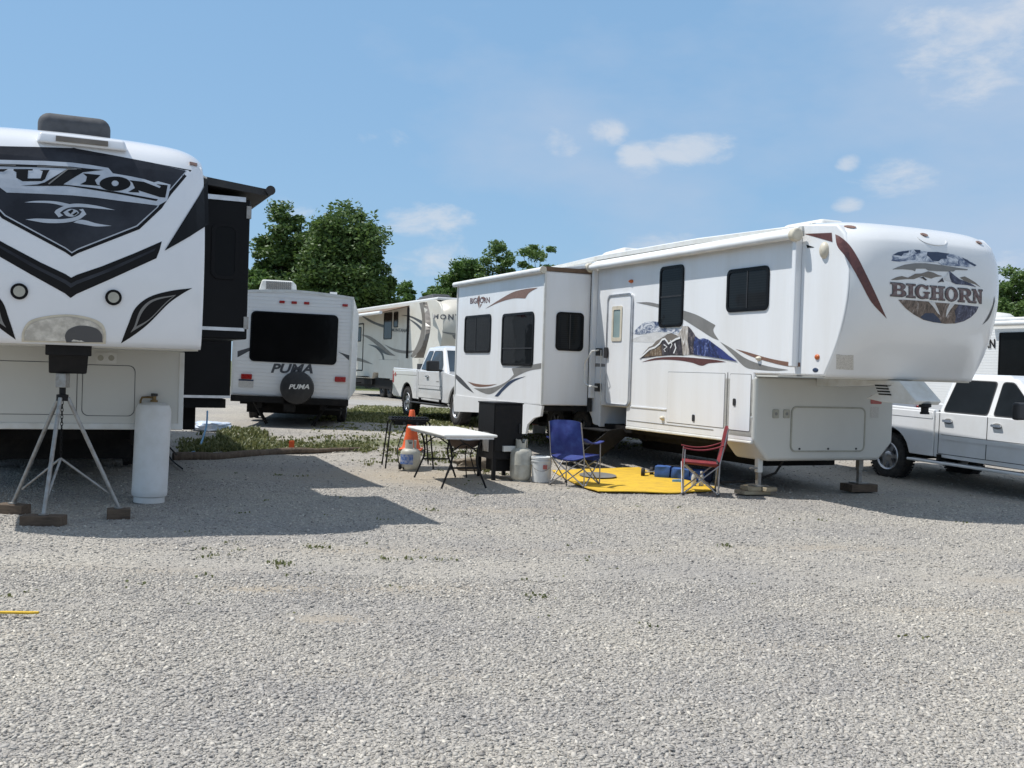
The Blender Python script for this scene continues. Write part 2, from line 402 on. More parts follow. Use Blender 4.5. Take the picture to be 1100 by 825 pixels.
def window(surf, rc, parent, r=.06, fw=.028, split=None, mat='glass', frame='gblack', h=.018, name='window'):
    a0, a1, b0, b1 = rc
    fr = plate(name, surf, [[rrloop(a0, a1, b0, b1, r), rrloop(a0+fw, a1-fw, b0+fw, b1-fw, max(.02, r-fw*.6))]], M[frame], parent, 0.001, h)
    plate('pane', surf, [[rrloop(a0+fw*.8, a1-fw*.8, b0+fw*.8, b1-fw*.8, max(.02, r-fw*.6))]], M[mat], fr, .003, h*.3)
    if split:
        for (ax, t) in split:
            if ax == 'h': lp = rrloop(a0+fw, a1-fw, b0+(b1-b0)*t-.011, b0+(b1-b0)*t+.011, .004, 1)
            else: lp = rrloop(a0+(a1-a0)*t-.011, a0+(a1-a0)*t+.011, b0+fw, b1-fw, .004, 1)
            plate('glazing_bar', surf, [[lp]], M['plast'], fr, .003+h*.3, h*.4)
    return fr
def hatch(surf, rc, parent, mat, r=.03, name='compartment_door', latch=None, gap='grey'):
    a0, a1, b0, b1 = rc
    d = plate(name, surf, [[rrloop(a0+.008, a1-.008, b0+.008, b1-.008, r)]], mat, parent, .001, .006)
    plate('seal', surf, [[rrloop(a0, a1, b0, b1, r), rrloop(a0+.006, a1-.006, b0+.006, b1-.006, r)]], M[gap], d, .001, .002)
    for (a, b) in latch or []:
        plate('latch', surf, [[rrloop(a-.03, a+.03, b-.05, b+.05, .02)]], M['plast'], d, .006, .012)
    return d
def wheel(parent, c, r=.38, w=.24, side=-1, rimr=.6, spokes=6, rimmat='alu', name='wheel'):
    e = sub(name, parent); x, y, z = c
    t = MB(); hw = w/2
    t.lathe([(r*rimr, -hw*.85), (r*.78, -hw), (r*.93, -hw*.92), (r*.985, -hw*.7), (r, -hw*.4), (r*.99, 0), (r, hw*.4), (r*.985, hw*.7), (r*.93, hw*.92), (r*.78, hw), (r*rimr, hw*.85)], c, 40, 'x', cap=False)
    nb = 44
    for k in range(nb):          # tread blocks
        a = 2*math.pi*k/nb
        for sx in (-.62, .62):
            ca, sa = math.cos(a), math.sin(a)
            p = Vector((x+sx*hw, y+ca*r, z+sa*r)); tt = Vector((0, -sa, ca))*r*.045; nn = Vector((0, ca, sa))*.008; xx = Vector((hw*.3, 0, 0))
            t.hexa([p-tt-xx-nn, p+tt-xx-nn, p+tt+xx-nn, p-tt+xx-nn], [p-tt-xx+nn, p+tt-xx+nn, p+tt+xx+nn, p-tt+xx+nn])
    t.build('tyre', M['rubber'], e, smooth=50)
    m = MB(); s = side
    m.lathe([(r*rimr, s*hw*.86), (r*rimr*.95, s*hw*.95), (r*rimr*.86, s*hw*.8), (r*rimr*.84, s*hw*.15), (.001, s*hw*.1)], c, 32, 'x', cap=False)
    for k in range(spokes):
        a = 2*math.pi*k/spokes
        d = Vector((0, math.cos(a), math.sin(a))); q = Vector((0, -math.sin(a), math.cos(a)))
        c0 = Vector(c); i0 = c0+d*.05; o0 = c0+d*r*rimr*.9
        A = s*hw*.72; B = s*hw*.45
        wi, wo = r*.10, r*.075
        m.hexa([i0-q*wi+Vector((B,0,0)), i0+q*wi+Vector((B,0,0)), o0+q*wo+Vector((B,0,0)), o0-q*wo+Vector((B,0,0))],
               [i0-q*wi+Vector((A,0,0)), i0+q*wi+Vector((A,0,0)), o0+q*wo+Vector((A,0,0)), o0-q*wo+Vector((A,0,0))])
    m.lathe([(r*.2, s*hw*.3), (r*.2, s*hw*.74), (r*.12, s*hw*.84), (.001, s*hw*.85)], c, 20, 'x')
    m.build('rim', M[rimmat], e, smooth=40)
    return e
# ================================================================== BIG FIFTH WHEEL (right)
B = Frame(3.25, 14.0, 0, 24)
bh = thing('fifth_wheel_trailer', 'long white fifth wheel trailer with slide extended, mountain mural and BIGHORN on its rounded nose', 'trailer', B)
EZ = [1.63, 1.72, 1.9, 2.1, 2.35, 2.6, 2.85, 3.05, 3.24, 3.40, 3.50, 3.565, 3.60]
EY = [-1.38, -1.43, -1.53, -1.62, -1.70, -1.75, -1.765, -1.755, -1.71, -1.62, -1.48, -1.26, -.9]
def bh_edge(z): return hinterp(EZ, EY, z)
def bh_zt(x): return 3.60-.03*abs((x-1.22)/1.22)**2-.05*abs((x-1.22)/1.22)**12
def bh_f(x, z):
    t = max(-1, min(1, (x-1.22)/1.22)); v = (z-1.63)/(bh_zt(x)-1.63); zz = 1.63+max(0, min(1.0, v))*1.97
    k = (1-max(0, min(1, (zz-3.3)/.24))*.35)*(.30+.70*sstep(1.6, 2.35, zz))
    return bh_edge(zz) - .19*(1-abs(t)**5.5)*k
def cap_grid(f, zt, x0, x1, z0, nx=49, nv=60, top=None, power=1.0):
    vs = []; fs = []
    for j in range(nv+1):
        v = j/nv; v = 1-(1-v)**1.5
        for i in range(nx):
            u = -math.cos(math.pi*i/(nx-1))*.5+.5
            x = x0+(x1-x0)*u; z = z0+(zt(x)-z0)*v
            vs.append((x, f(x, z), z))
    for j in range(nv):
        for i in range(nx-1):
            a = j*nx+i; fs.append((a, a+1, a+nx+1, a+nx))
    o = len(vs)
    for i in range(nx):                                # underside and roof return
        x, y, z = vs[i]; vs.append((x, y+.9, z))
    for i in range(nx-1): fs.append((i, o+i, o+i+1, i+1))
    o = len(vs)
    for i in range(nx):
        x, y, z = vs[nv*nx+i]; vs.append((x, y+1.1, z+.0))
    for i in range(nx-1): a = nv*nx+i; fs.append((a, a+1, o+i+1, o+i))
    return MB().add(vs, fs)
cap_grid(bh_f, bh_zt, 0, 2.44, 1.63).build('front_cap', M['cap'], bh, smooth=80)
BS = Surf(B, 'x', 0.0); BF = Surf(B, 'y', bh_f); BL = Surf(B, 'y', 0.0-.03)
zd = BS.px(662, 437)[1]; yA = BS.px(672, 450)[0]; yB = BS.px(644, 450)[0]
prof = [(bh_edge(1.64+i*(1.84/16))+.012, 1.64+i*(1.84/16)) for i in range(17)]
body = prof + [(-.9, 3.55), (0, 3.585), (1.5, 3.62), (4.5, 3.63), (7, 3.58), (9.25, 3.50), (9.25, .72), (7.1, .72)]
arch0 = [(6.9, .78), (6.7, .98), (6.3, 1.08), (5.0, 1.08), (4.72, .98), (4.55, .80), (4.5, .70)]
body += arch0 + [(yB, .66), (yB, zd), (yA, zd), (yA, .725), (0, .725), (0, 1.64)]
mb = MB().prism(body, 0, 2.44, 'x'); mb.build('body', M['white'], bh, bevel=.025, seg=3)
# lower skirt of the gooseneck
sk = [(0, 1.62), (0, .74), (.24, .47), (2.2, .47), (2.44, .72), (2.44, 1.62)]
mb = MB().prism(sk, -.03, .7, 'y'); mb.build('gooseneck_skirt', M['beige'], bh, bevel=.05, seg=4)
MB().box(.01, 2.43, -1.36, -.03, 1.612, 1.634).build('overhang_underside', M['beige'], bh)
BLs = Surf(B, 'y', -.03)
cd_ = hatch(BLs, BLs.rect(849, 437, 929, 485.5), bh, M['beige'], r=.09, gap='grey')
a0, a1, b0, b1 = BLs.rect(849, 437, 929, 485.5)
plate('raised_rim', BLs, [[rrloop(a0, a1, b0, b1, .09), rrloop(a0+.022, a1-.022, b0+.022, b1-.022, .07)]], M['rimline'], cd_, .001, .012)
for t in (.12, .5, .88): plate('latch', BLs, [[ell(a0+(a1-a0)*t, b0+.045, .014, .014, 10)]], M['plast'], cd_, .006, .012)
for px in (833, 844.5):
    a, b = BLs.px(px, 444.5)
    o = plate('outlet_cover', BLs, [[rrloop(a-.05, a+.05, b-.06, b+.06, .015)]], M['rimline'], bh, .001, .014)
    plate('socket', BLs, [[ell(a, b, .022, .022, 12)]], M['grey'], o, .015, .004)
for (x0, y0, x1, y1, mt) in ((935, 425, 947, 434, 'redst'), (935, 437, 943.5, 449, 'sticker')):
    a = BLs.rect(x0, y0, x1, y1); plate('warning_sticker', BLs, [[rrloop(*a, .008, 1)]], M[mt], bh, .004)
# pin box
PX0, PX1 = 1.02, 1.44
mb = MB().prism([(-.03, 1.62)] + Surf(B, 'x', PX0).tr([(966, 409), (984, 430.5), (981, 434.5), (948, 432), (930, 428)]) + [(-.03, 1.50)], PX0, PX1, 'x')
pb = mb.build('pin_box', M['offwhite'], bh, bevel=.012)
MB().lathe([(.075, 1.34), (.075, 1.30), (.045, 1.29), (.045, 1.24), (.055, 1.235), (.055, 1.21)], (1.22, -1.80, 0), 16).build('king_pin', M['mblack'], bh)
PS = Surf(B, 'x', PX0); mb = MB()
for i in range(4):
    x = 940+i*1.3; y = 413.2+i*3.1
    lp = PS.tr([(x, y), (x+13.5, y+.8), (x+14, y+2.3), (x+.6, y+1.5)]); plate('v', PS, [[lp]], None, None, .005, .003, mb=mb)
mb.build('vent_slots', M['mblack'], bh)
# roof and rails
mb = MB()
for e, x0, x1 in ((0, -.03, .02), (1, 2.42, 2.47)):
    MB().prism([(-.9, 3.46), (0, 3.50), (1.5, 3.53), (4.5, 3.54), (7, 3.49), (9.25, 3.41), (9.25, 3.475), (7, 3.555), (4.5, 3.605), (1.5, 3.595), (0, 3.56), (-.9, 3.525)], x0, x1, 'x').build('roof_rail', M['offwhite'], bh)
mb = MB().hexa([(.1, -.5, 3.5), (2.3, -.5, 3.5), (2.3, 9.2, 3.4), (.1, 9.2, 3.4)], [(.5, -.3, 3.64), (1.9, -.3, 3.64), (1.9, 9.1, 3.56), (.5, 9.1, 3.56)])
mb.build('roof', M['roofw'], bh, bevel=.02)
mb = MB().hexa([(.75, -.35, 3.60), (1.25, -.35, 3.60), (1.25, .65, 3.60), (.75, .65, 3.60)], [(.80, -.28, 3.77), (1.2, -.28, 3.77), (1.2, .5, 3.77), (.80, .5, 3.77)])
ac = mb.build('air_conditioner', M['offwhite'], bh, bevel=.06, seg=4)
mb = MB()
for i in range(7): mb.box(.755, .78, -.2+i*.09, -.15+i*.09, 3.66, 3.71)
mb.build('louvre', M['grey'], ac)
mb = MB().box(1.0, 1.4, 1.9, 2.3, 3.6, 3.76); mb.build('roof_vent', M['roofw'], bh, bevel=.04, seg=3)
mb = MB().hexa([(.55, 4.6, 3.6), (1.3, 4.6, 3.6), (1.3, 5.7, 3.6), (.55, 5.7, 3.6)], [(.65, 4.75, 3.85), (1.2, 4.75, 3.85), (1.2, 5.5, 3.82), (.65, 5.5, 3.82)])
mb.build('air_conditioner', M['offwhite'], bh, bevel=.06, seg=4)
# marker lights on the cap
for (px, py) in ((912.5, 240.5), (992, 249), (1051, 257.5)):
    a, b = BF.px(px, py+3); plate('marker_lamp', BF, [[ell(a, b, .05, .022, 12)]], M['amber'] if px < 0 else M['brown'], bh, .002, .02, smooth=30)
a, b = BF.px(1001, 257)
arc = [(a+.22*math.cos(R(t)), b+.07*math.sin(R(t))) for t in range(180, 361, 12)] + [(a+.235*math.cos(R(t)), b+.005+.085*math.sin(R(t))) for t in range(360, 179, -12)]
plate('moulded_lip', BF, [[arc]], M['cap'], bh, .001, .008)
# side lights etc.
def dome(surf, px, py, ra, rb, h, mat, name, parent=bh):
    a, b = surf.px(px, py); mb = MB(); vs = []; fs = []; n = 16
    for j in range(5):
        t = j/4*math.pi/2
        for k in range(n): vs.append(surf.pos(a+ra*math.cos(t)*math.cos(2*math.pi*k/n), b+rb*math.cos(t)*math.sin(2*math.pi*k/n), h*math.sin(t)+.001))
    for j in range(4):
        for k in range(n): q = j*n+k; w_ = j*n+(k+1) % n; fs.append((q, w_, w_+n, q+n))
    return mb.add(vs, fs).build(name, mat, parent, smooth=60)
dome(BS, 886, 269, .075, .105, .06, M['cream'], 'porch_speaker')
dome(BS, 878, 383.5, .045, .035, .025, M['amber'], 'marker_lamp')
dome(BS, 876, 397.5, .055, .028, .008, M['navy'], 'badge')
dome(BS, 678.5, 302.2, .06, .03, .05, M['amber'], 'marker_lamp')
dome(BS, 815.5, 385, .05, .03, .05, M['cream'], 'bracket_knob')
dome(BS, 712, 449, .05, .035, .05, M['cream'], 'water_inlet')
a = BF.rect(898, 381, 917, 397); 
lp = BF.tr([(898, 380.5), (916.5, 381.5), (916.5, 397.5), (898, 396.5)]); pl = plate('spec_sticker', BF, [[lp]], M['sticker'], bh, .004, step=.05)
# entry door
dr = BS.rect(652.6, 316, 679, 436); d = plate('door', BS, [[rrloop(*dr, .10), rrloop(dr[0]+.03, dr[1]-.03, dr[2]+.03, dr[3]-.03, .08)]], M['alu'], bh, .001, .035)
plate('door_panel', BS, [[rrloop(dr[0]+.03, dr[1]-.03, dr[2]+.03, dr[3]-.03, .08)]], M['white'], d, .002, .02)
wr = BS.rect(659, 329, 669.6, 366.5); plate('window_frame', BS, [[rrloop(*wr, .03), rrloop(wr[0]+.05, wr[1]-.05, wr[2]+.06, wr[3]-.06, .02)]], M['cream'], d, .022, .014)
plate('pane', BS, [[rrloop(wr[0]+.05, wr[1]-.05, wr[2]+.06, wr[3]-.06, .02)]], M['glassp'], d, .022, .004)
a, b = BS.px(650, 379); plate('latch', BS, [[rrloop(a-.16, a-.06, b-.09, b+.09, .02)]], M['plast'], d, .03, .03)
a0, a1 = dr[1]+.03, dr[1]+.13
# folding grab rail beside the door
p0 = BS.px(646, 376); p1 = BS.px(646, 415)
mb = MB()
yj, z1, z0 = p0[0], p0[1], p1[1]
GS_ = Surf(B, 'x', -.30); q = [GS_.px(*p) for p in ((636, 377), (629, 388), (627.5, 394), (627.5, 409), (629, 413), (634, 414.5))]
mb.tube([(-.03, yj, z1)] + [(-.30, a, b) for a, b in q] + [(-.03, yj, z0-.02)], .015)
mb.build('grab_rail', M['offwhite'], bh, smooth=60)
MB().box(-.09, .0, yj-.05, yj+.05, z1-.10, z1+.03).build('rail_bracket', M['plast'], bh, bevel=.01)
MB().box(-.09, .0, yj-.05, yj+.05, z0-.09, z0+.05).build('rail_bracket', M['plast'], bh, bevel=.01)
MB().tube([(-.04, yj-.06, z1), (-.06, yj-.1, .5*(z0+z1)), (-.04, yj-.12, z0-.5)], .008).build('cord', M['offwhite'], bh)
# windows and hatches
window(BS, BS.rect(709, 285.5, 734.5, 351.5), bh, .09, .04, [('h', .5)])
window(BS, BS.rect(781.5, 287.5, 826.5, 334.5), bh, .09, .045, [('v', .5)])
h1 = BS.rect(717, 400, 778.5, 457); hatch(BS, h1, bh, M['white'], .015, latch=[BS.px(745.5, 449)], name='compartment_door')
h2 = BS.rect(783.5, 401.5, 806.5, 463); hatch(BS, h2, bh, M['white'], .02, latch=[BS.px(789.5, 432)])
mb = MB()
s0 = BS.px(679, 436.5)
MB().box(-.012, 0, BS.px(716, 437)[0], dr[0]-.02, s0[1]-.012, s0[1]+.006).build('belt_moulding', M['white'], bh)
MB().box(-.012, 0, .02, h2[0]-.03, s0[1]-.012, s0[1]+.006).build('belt_moulding', M['white'], bh)
mb = MB().box(-.006, 0, .9, yA-.05, .83, .838).box(-.006, 0, BS.px(781, 430)[0]-.006, BS.px(781, 430)[0]+.006, .74, BS.px(781, 400)[1]); mb.build('panel_seam', M['grey'], bh)
MB().prism([(0.02, .735), (yA-.02, .735), (yA-.02, .69), (.02, .70)], -.012, .05, 'x').build('lower_moulding', M['offwhite'], bh, bevel=.01)
# main awning: roller, case, arms
ya0, ya1 = BS.px(858, 320)[0], BS.px(641, 320)[0]
zr = BS.px(750, 271)[1]
mb = MB().tube([(-.13, ya0, zr), (-.13, ya1, zr)], .052, 16); aw = mb.build('awning_roller', M['fabricw'], bh, smooth=50)
MB().hexa([(-.15, ya0, zr+.02), (-.02, ya0, zr+.06), (-.02, ya1, zr+.06), (-.15, ya1, zr+.02)], [(-.13, ya0, zr+.054), (-.02, ya0, zr+.12), (-.02, ya1, zr+.12), (-.13, ya1, zr+.054)]).build('fabric', M['fabricw'], aw)
for y, e in ((ya0, -1), (ya1, 1)):
    MB().tube([(-.13, y+e*.0, zr), (-.13, y+e*.11, zr)], .085, 16).build('end_cap', M['cream'], aw, bevel=.02)
    zb = 1.75 if e < 0 else 1.15
    MB().box(-.10, -.0, y-.04, y+.04, zb, zr-.04).build('awning_arm', M['white'], bh, bevel=.012)
# graphics on the side
def gr(name, surf, pts, mat, par, ox, oy, sc, off=.0025, sm=True): return plate(name, surf, [[surf.tr(pts, ox, oy, sc, sm)]], M[mat], par, off)
s3 = 200/1031
g = lambda pts, mat, off=.003, sm=True, name='swoosh': gr(name, BS, pts, mat, bh, 660, 260, s3, off, sm)
g([(120,335),(190,333),(250,345),(385,380),(460,405),(560,460),(548,490),(580,545),(540,528),(480,490),(385,430),(310,385),(240,362)], 'grey')
g([(585,552),(650,590),(720,640),(790,670),(860,690),(965,708),(900,713),(790,706),(725,692),(660,628)], 'grey')
g([(670,592),(740,610),(850,642),(950,662),(1030,668),(1030,690),(960,688),(850,662),(755,632)], 'brown')
g([(150,665),(220,644),(300,636),(400,638),(480,645),(560,652),(620,664),(560,668),(520,672),(485,685),(430,668),(350,655),(250,652)], 'maroon')
s4 = 130/1100
g4 = lambda pts, mat, off=.003, sm=False, name='mountain_mural': gr(name, BS, pts, mat, bh, 670, 330, s4, off, sm)
g4([(75,315),(90,285),(150,262),(240,235),(330,225),(400,235),(330,290),(300,320),(200,318)], 'm_haze', .002)
g4([(80,240),(110,205),(130,185),(170,150),(215,130),(270,128),(330,135),(345,185),(430,190),(505,198),(520,235),(460,240),(400,228),(300,222),(230,238),(140,250)], 'm_cloud', .003)
g4([(140,465),(200,395),(230,362),(260,350),(300,305),(335,285),(370,265),(400,242),(435,236),(470,250),(505,262),(530,290),(540,440),(430,436),(300,446),(200,462)], 'taupe', .003)
g4([(140,465),(190,425),(240,380),(290,365),(330,330),(355,295),(380,285),(400,310),(410,330),(440,315),(480,290),(520,275),(545,300),(550,438),(430,436),(300,446),(200,462)], 'm_dark', .0045)
g4([(180,450),(245,390),(300,375),(345,335),(350,440),(280,444)], 'm_rock', .006)
g4([(500,240),(530,200),(530,172),(590,172),(600,220),(640,430),(540,436),(525,275),(480,260)], 'm_snow', .005)
g4([(590,175),(615,200),(640,235),(655,262),(690,290),(660,330),(650,430),(600,430),(585,300)], 'm_dark', .0075)
g4([(655,262),(690,290),(730,282),(775,295),(820,330),(900,388),(960,440),(1040,495),(900,470),(760,448),(640,432),(640,330)], 'm_blue', .009)
BLUE = pm('mural_flat_blue', (.035, .05, .20), .4, scale=9)
plate('mountain_mural', BS, [[BS.tr([(850,362),(900,388),(960,440),(1038,494),(905,468),(860,420)], 670, 330, s4)]], BLUE, bh, .0105)
mb = MB()
def stroke(surf, pts, wd, mb, off, ox=0, oy=0, sc=1.):
    P = [Vector(surf.px(ox+x*sc, oy+y*sc)) for x, y in pts]; Ls = []; Rs = []
    for i, p in enumerate(P):
        d = (P[min(i+1, len(P)-1)]-P[max(0, i-1)]).normalized(); q = Vector((-d.y, d.x))
        Ls.append(tuple(p+q*wd/2)); Rs.append(tuple(p-q*wd/2))
    vs = [surf.pos(*p, off) for p in Ls+Rs]; n = len(P)
    mb.add(vs, [(i, i+1, n+i+1, n+i) for i in range(n-1)])
stroke(BS, [(148,462),(190,428),(240,382),(290,365),(330,332),(355,295),(380,287),(400,312),(412,332),(440,315),(480,290),(520,277)], .03, mb, .0125, 670, 330, s4)
stroke(BS, [(430,300),(445,340),(430,370)], .02, mb, .0125, 670, 330, s4); stroke(BS, [(370,340),(400,360),(370,385),(385,405)], .02, mb, .0125, 670, 330, s4)
stroke(BS, [(470,330),(480,370),(460,420)], .03, mb, .0125, 670, 330, s4)
mb.build('mural_highlight', M['white'], bh)
g7 = lambda pts, mat: gr('swoosh', BS, pts, mat, bh, 600, 280, 120/495, .003, True)
g7([(133,455),(190,456),(262,468),(262,472),(190,470),(133,470)], 'grey')
s8 = .4
gr('swoosh', BS, [(310,103),(384,100),(386,125),(345,113)], 'maroon', bh, 740, 210, s8, .0035, False)
gr('swoosh', BS, [(316,132),(338,139),(318,141)], 'gblack', bh, 740, 210, s8, .0035, False); gr('swoosh', BS, [(180,113),(245,112),(225,116)], 'gblack', bh, 740, 210, s8, .0035, False)
plate('swoosh', BF, [[BF.tr([(392,104),(405,110),(430,132),(452,165),(470,200),(500,262),(531,331),(490,287),(464,240),(441,198),(419,163),(398,136)], 740, 210, s8, True)]], M['maroon'], bh, .004, step=.06)
plate('swoosh', BF, [[BF.tr([(693,322),(694,350),(670,420),(640,450),(662,415),(685,365)], 900, 240, 200/825, True)]], M['dgrey'], bh, .004, step=.06)
# emblem on the cap
se = 110/1008
def em(pts, mat, off, name='emblem', sm=False): return plate(name, BF, [[BF.tr(pts, 950, 260, se, sm)]], mat, bh, off, step=.05)
em([(65,185),(80,165),(75,130),(130,100),(170,90),(240,82),(290,75),(350,78),(360,90),(420,95),(520,98),(620,112),(680,122),(760,150),(840,185),(905,228),(890,242),(820,250),(760,240),(650,235),(560,225),(520,200),(380,195),(280,200),(150,195)], M['m_cloud'], .004)
em([(420,98),(520,98),(640,115),(610,130),(612,165),(560,165),(530,190),(470,185),(440,150),(415,130)], M['navy'], .0055)
em([(290,75),(350,80),(352,108),(320,105),(300,92)], M['navy'], .0055); em([(80,130),(130,100),(240,83),(235,105),(190,110),(165,140),(130,130)], M['navy'], .0055)
em([(760,150),(905,228),(885,240),(840,215),(800,190)], M['navy'], .0055)
em([(75,270),(130,245),(200,222),(300,208),(400,208),(520,222),(640,240),(820,268),(815,278),(700,275),(680,290),(520,288),(430,280),(400,262),(310,262),(300,288),(270,275),(180,268)], M['grey'], .004)
em([(60,372),(120,345),(170,335),(230,350),(270,330),(300,312),(360,310),(430,288),(480,300),(530,325),(575,335),(500,345),(460,360),(400,345),(370,335),(330,350),(290,365),(210,365),(120,375)], M['taupe'], .004)
em([(740,350),(790,338),(840,365),(890,395),(945,445),(890,415),(840,400),(790,385)], M['taupe'], .004)
em([(632,285),(645,290),(690,330),(740,368),(790,385),(850,408),(905,445),(820,425),(700,415),(660,395),(635,350)], M['m_navy'], .005)
em([(632,287),(640,350),(655,390),(600,375),(580,350),(610,330)], M['m_haze'], .0055)
em([(340,352),(380,340),(420,375),(400,378),(370,358)], M['m_dark'], .0055); em([(545,375),(570,350),(585,395),(560,390),(520,400)], M['m_dark'], .0055)
em([(135,568),(200,568),(300,575),(430,585),(470,592),(530,597),(640,605),(700,612),(800,625),(925,637),(900,690),(850,740),(780,780),(700,802),(600,805),(480,790),(380,765),(290,715),(210,655),(170,610)], M['m_rock2'], .004, sm=False)
em([(730,615),(925,637),(900,690),(850,740),(780,780),(690,800),(700,740),(690,680)], M['m_navy'], .0055)
em([(480,790),(390,765),(350,740),(400,700),(480,700),(540,760),(560,800)], M['navy'], .0055)
em([(430,585),(490,592),(520,650),(545,720),(520,700),(480,640)], M['m_haze'], .0065); em([(640,605),(690,612),(650,660),(600,745),(610,670)], M['m_haze'], .0065)
def ring(cx, cy, rx, ry, a0, a1, n=22): return [(cx+rx*math.cos(R(a0+(a1-a0)*k/n)), cy+ry*math.sin(R(a0+(a1-a0)*k/n))) for k in range(n+1)]
def rc_(x0, x1, y0, y1): return [(x0, y0), (x1, y0), (x1, y1), (x0, y1)]
def slab(ch):
    S = []
    if ch == 'I': S = [[rc_(0, 1, 0, .13)], [rc_(0, 1, .87, 1)], [rc_(.27, .73, .1, .9)]]
    if ch == 'B': S = [[[(0,0),(.6,0)]+ring(.62,.27,.36,.27,-90,70,8)+[(.78,.52)]+ring(.6,.76,.33,.24,-50,90,8)+[(0,1),(0,.87),(.12,.87),(.12,.13),(0,.13)], [(.38,.14),(.56,.14),(.68,.2),(.70,.3),(.64,.42),(.38,.44)], [(.38,.57),(.56,.57),(.64,.66),(.64,.78),(.56,.86),(.38,.86)]]]
    if ch == 'O': S = [[ell(.5, .5, .5, .52), ell(.5, .5, .25, .40)]]
    if ch == 'G': S = [[ring(.48,.5,.48,.52,38,325)+ring(.48,.5,.23,.39,325,38)], [rc_(.56, 1, .40, .52)], [rc_(.70, .90, .04, .45)], [rc_(.78, .9, .70, .98)]]
    if ch == 'H': S = [[rc_(.12, .37, .05, .95)], [rc_(.63, .88, .05, .95)], [rc_(.3, .7, .44, .57)]] + [[rc_(x, x+.47, y, y+.12)] for x in (0, .53) for y in (0, .88)]
    if ch == 'R': S = [[[(.12,.4),(.6,.40)]+ring(.58,.70,.34,.30,-70,90,9)+[(0,1),(0,.87),(.12,.87)], [(.36,.53),(.54,.53),(.62,.6),(.64,.7),(.6,.82),(.52,.87),(.36,.87)]], [rc_(.12,.36,.05,.9)], [rc_(0,.48,0,.12)], [[(.42,.46),(.66,.46),(.90,.12),(1.02,.12),(1.02,0),(.74,0)]]]
    if ch == 'N': S = [[rc_(.13,.29,.05,.95)], [rc_(.74,.90,.02,.95)], [[(.02,1),(.36,1),(.90,.14),(.90,0),(.70,0)]], [rc_(0,.42,0,.12)], [rc_(.60,1,.88,1)], [rc_(0,.3,.88,1)]]
    return S
def slabtext(name, surf, cells, toppx, mat, parent, off, grow=0.):
    mb = MB()
    for ch, x0, x1 in cells:
        q = toppx(x0, x1, grow)
        plate('l', surf, [[[bil(q, u, v) for u, v in lp] for lp in sh] for sh in slab(ch)], None, None, off, mb=mb)
    return mb.build(name, mat, parent)
cells = [('B',58,212),('I',214,300),('G',298,440),('H',446,590),('O',592,716),('R',722,858),('N',860,960)]
def tq(x0, x1, g):
    yb = lambda x: 530+(x-58)*.085+g; yt = lambda x: 398+(x-58)*.083-g
    return [BF.px(950+x*se, 260+y*se) for x, y in ((x0-g, yb(x0)), (x1+g, yb(x1)), (x1+g, yt(x1)), (x0-g, yt(x0)))]
slabtext('lettering', BF, cells, tq, M['dgrey'], bh, .008, 5)
slabtext('lettering', BF, cells, tq, M['lettering'], bh, .0105, -3)
# slide-out
yS0 = 4.54; SW = .97
BX = Surf(B, 'x', -SW); BFS = Surf(B, 'y', yS0)
zt = BX.px(560, 303)[1]; zb = BX.px(530, 430)[1]; ySr = BX.px(490, 380)[0]; yS0b = BX.px(583, 380)[0]
print('slide', zt, zb, ySr, yS0b, BX.px(489, 310), BX.px(583, 437))
sl = MB().box(-SW, .05, yS0, ySr, zb, 3.30).build('slide_out', M['white'], bh, bevel=.02)
lsk = BX.tr([(487.5, 424), (583, 436), (581, 447), (574, 449), (567, 456), (565, 466), (560, 466), (559, 445), (555, 444.5), (488, 442)])
mb = MB(); mb.prism([(y, z) for y, z in lsk], -SW-.012, -SW+.03, 'x'); mb.build('slide_skirt', M['white'], sl)
mb = MB().box(-SW+.02, .05, yS0+.05, ySr-.05, zb-.10, zb); mb.build('slide_floor', M['chassis'], sl)
mb = MB()
mb.box(-SW-.02, -SW+.02, yS0-.012, yS0+.03, zb, 3.3); mb.box(-SW-.02, -SW+.02, ySr-.03, ySr+.012, zb, 3.3); mb.box(-SW-.02, -SW+.02, yS0, ySr, 3.26, 3.3)
mb.build('slide_flange', M['offwhite'], sl, bevel=.008)
MB().box(-.10, -.02, yS0-.03, yS0+.0, zb-.1, 3.36).build('rubber_seal', M['rubber'], sl)
window(BX, BX.rect(499.5, 338.5, 527.5, 379), sl, .09, .04, [('v', .55)])
window(BX, BX.rect(539.5, 336, 573.5, 393), sl, .10, .045, [('h', .33)])
window(BFS, BFS.rect(597, 335.5, 626.5, 377), sl, .08, .035, [('v', .5)])
s6 = 120/619
g6 = lambda pts, mat, sm=True: gr('swoosh', BX, pts, mat, sl, 480, 290, s6, .003, sm)
g6([(360,545),(440,530),(529,515),(529,545),(450,560),(365,602),(290,660),(240,688),(200,680),(150,655),(225,655),(290,640),(340,612),(372,580)], 'grey')
g6([(115,618),(160,630),(220,636),(280,632),(230,645),(160,645)], 'brown')
g6([(440,588),(370,620),(310,672),(285,700),(265,700),(310,650),(360,610)], 'navy')
g6([(52,578),(80,600),(120,645),(152,684),(100,650),(52,602)], 'dgrey')
g6([(213,215),(300,160),(370,122),(440,105),(505,98),(455,128),(435,158),(370,158),(290,180)], 'brown')
text('lettering', BX, 'BIGHORN', BX.tr([(130,188),(238,182),(238,150),(130,156)], 480, 290, s6), M['maroon'], sl, .004, bold=.02)
plate('emblem', BX, [[BX.tr(q_, 480, 290, s6)] for q_ in ([(172,150),(180,140),(184,152),(180,215),(172,190)], [(190,150),(205,148),(215,160),(208,165),(196,160)], [(186,190),(196,188),(184,210)])], M['brown'], sl, .003)
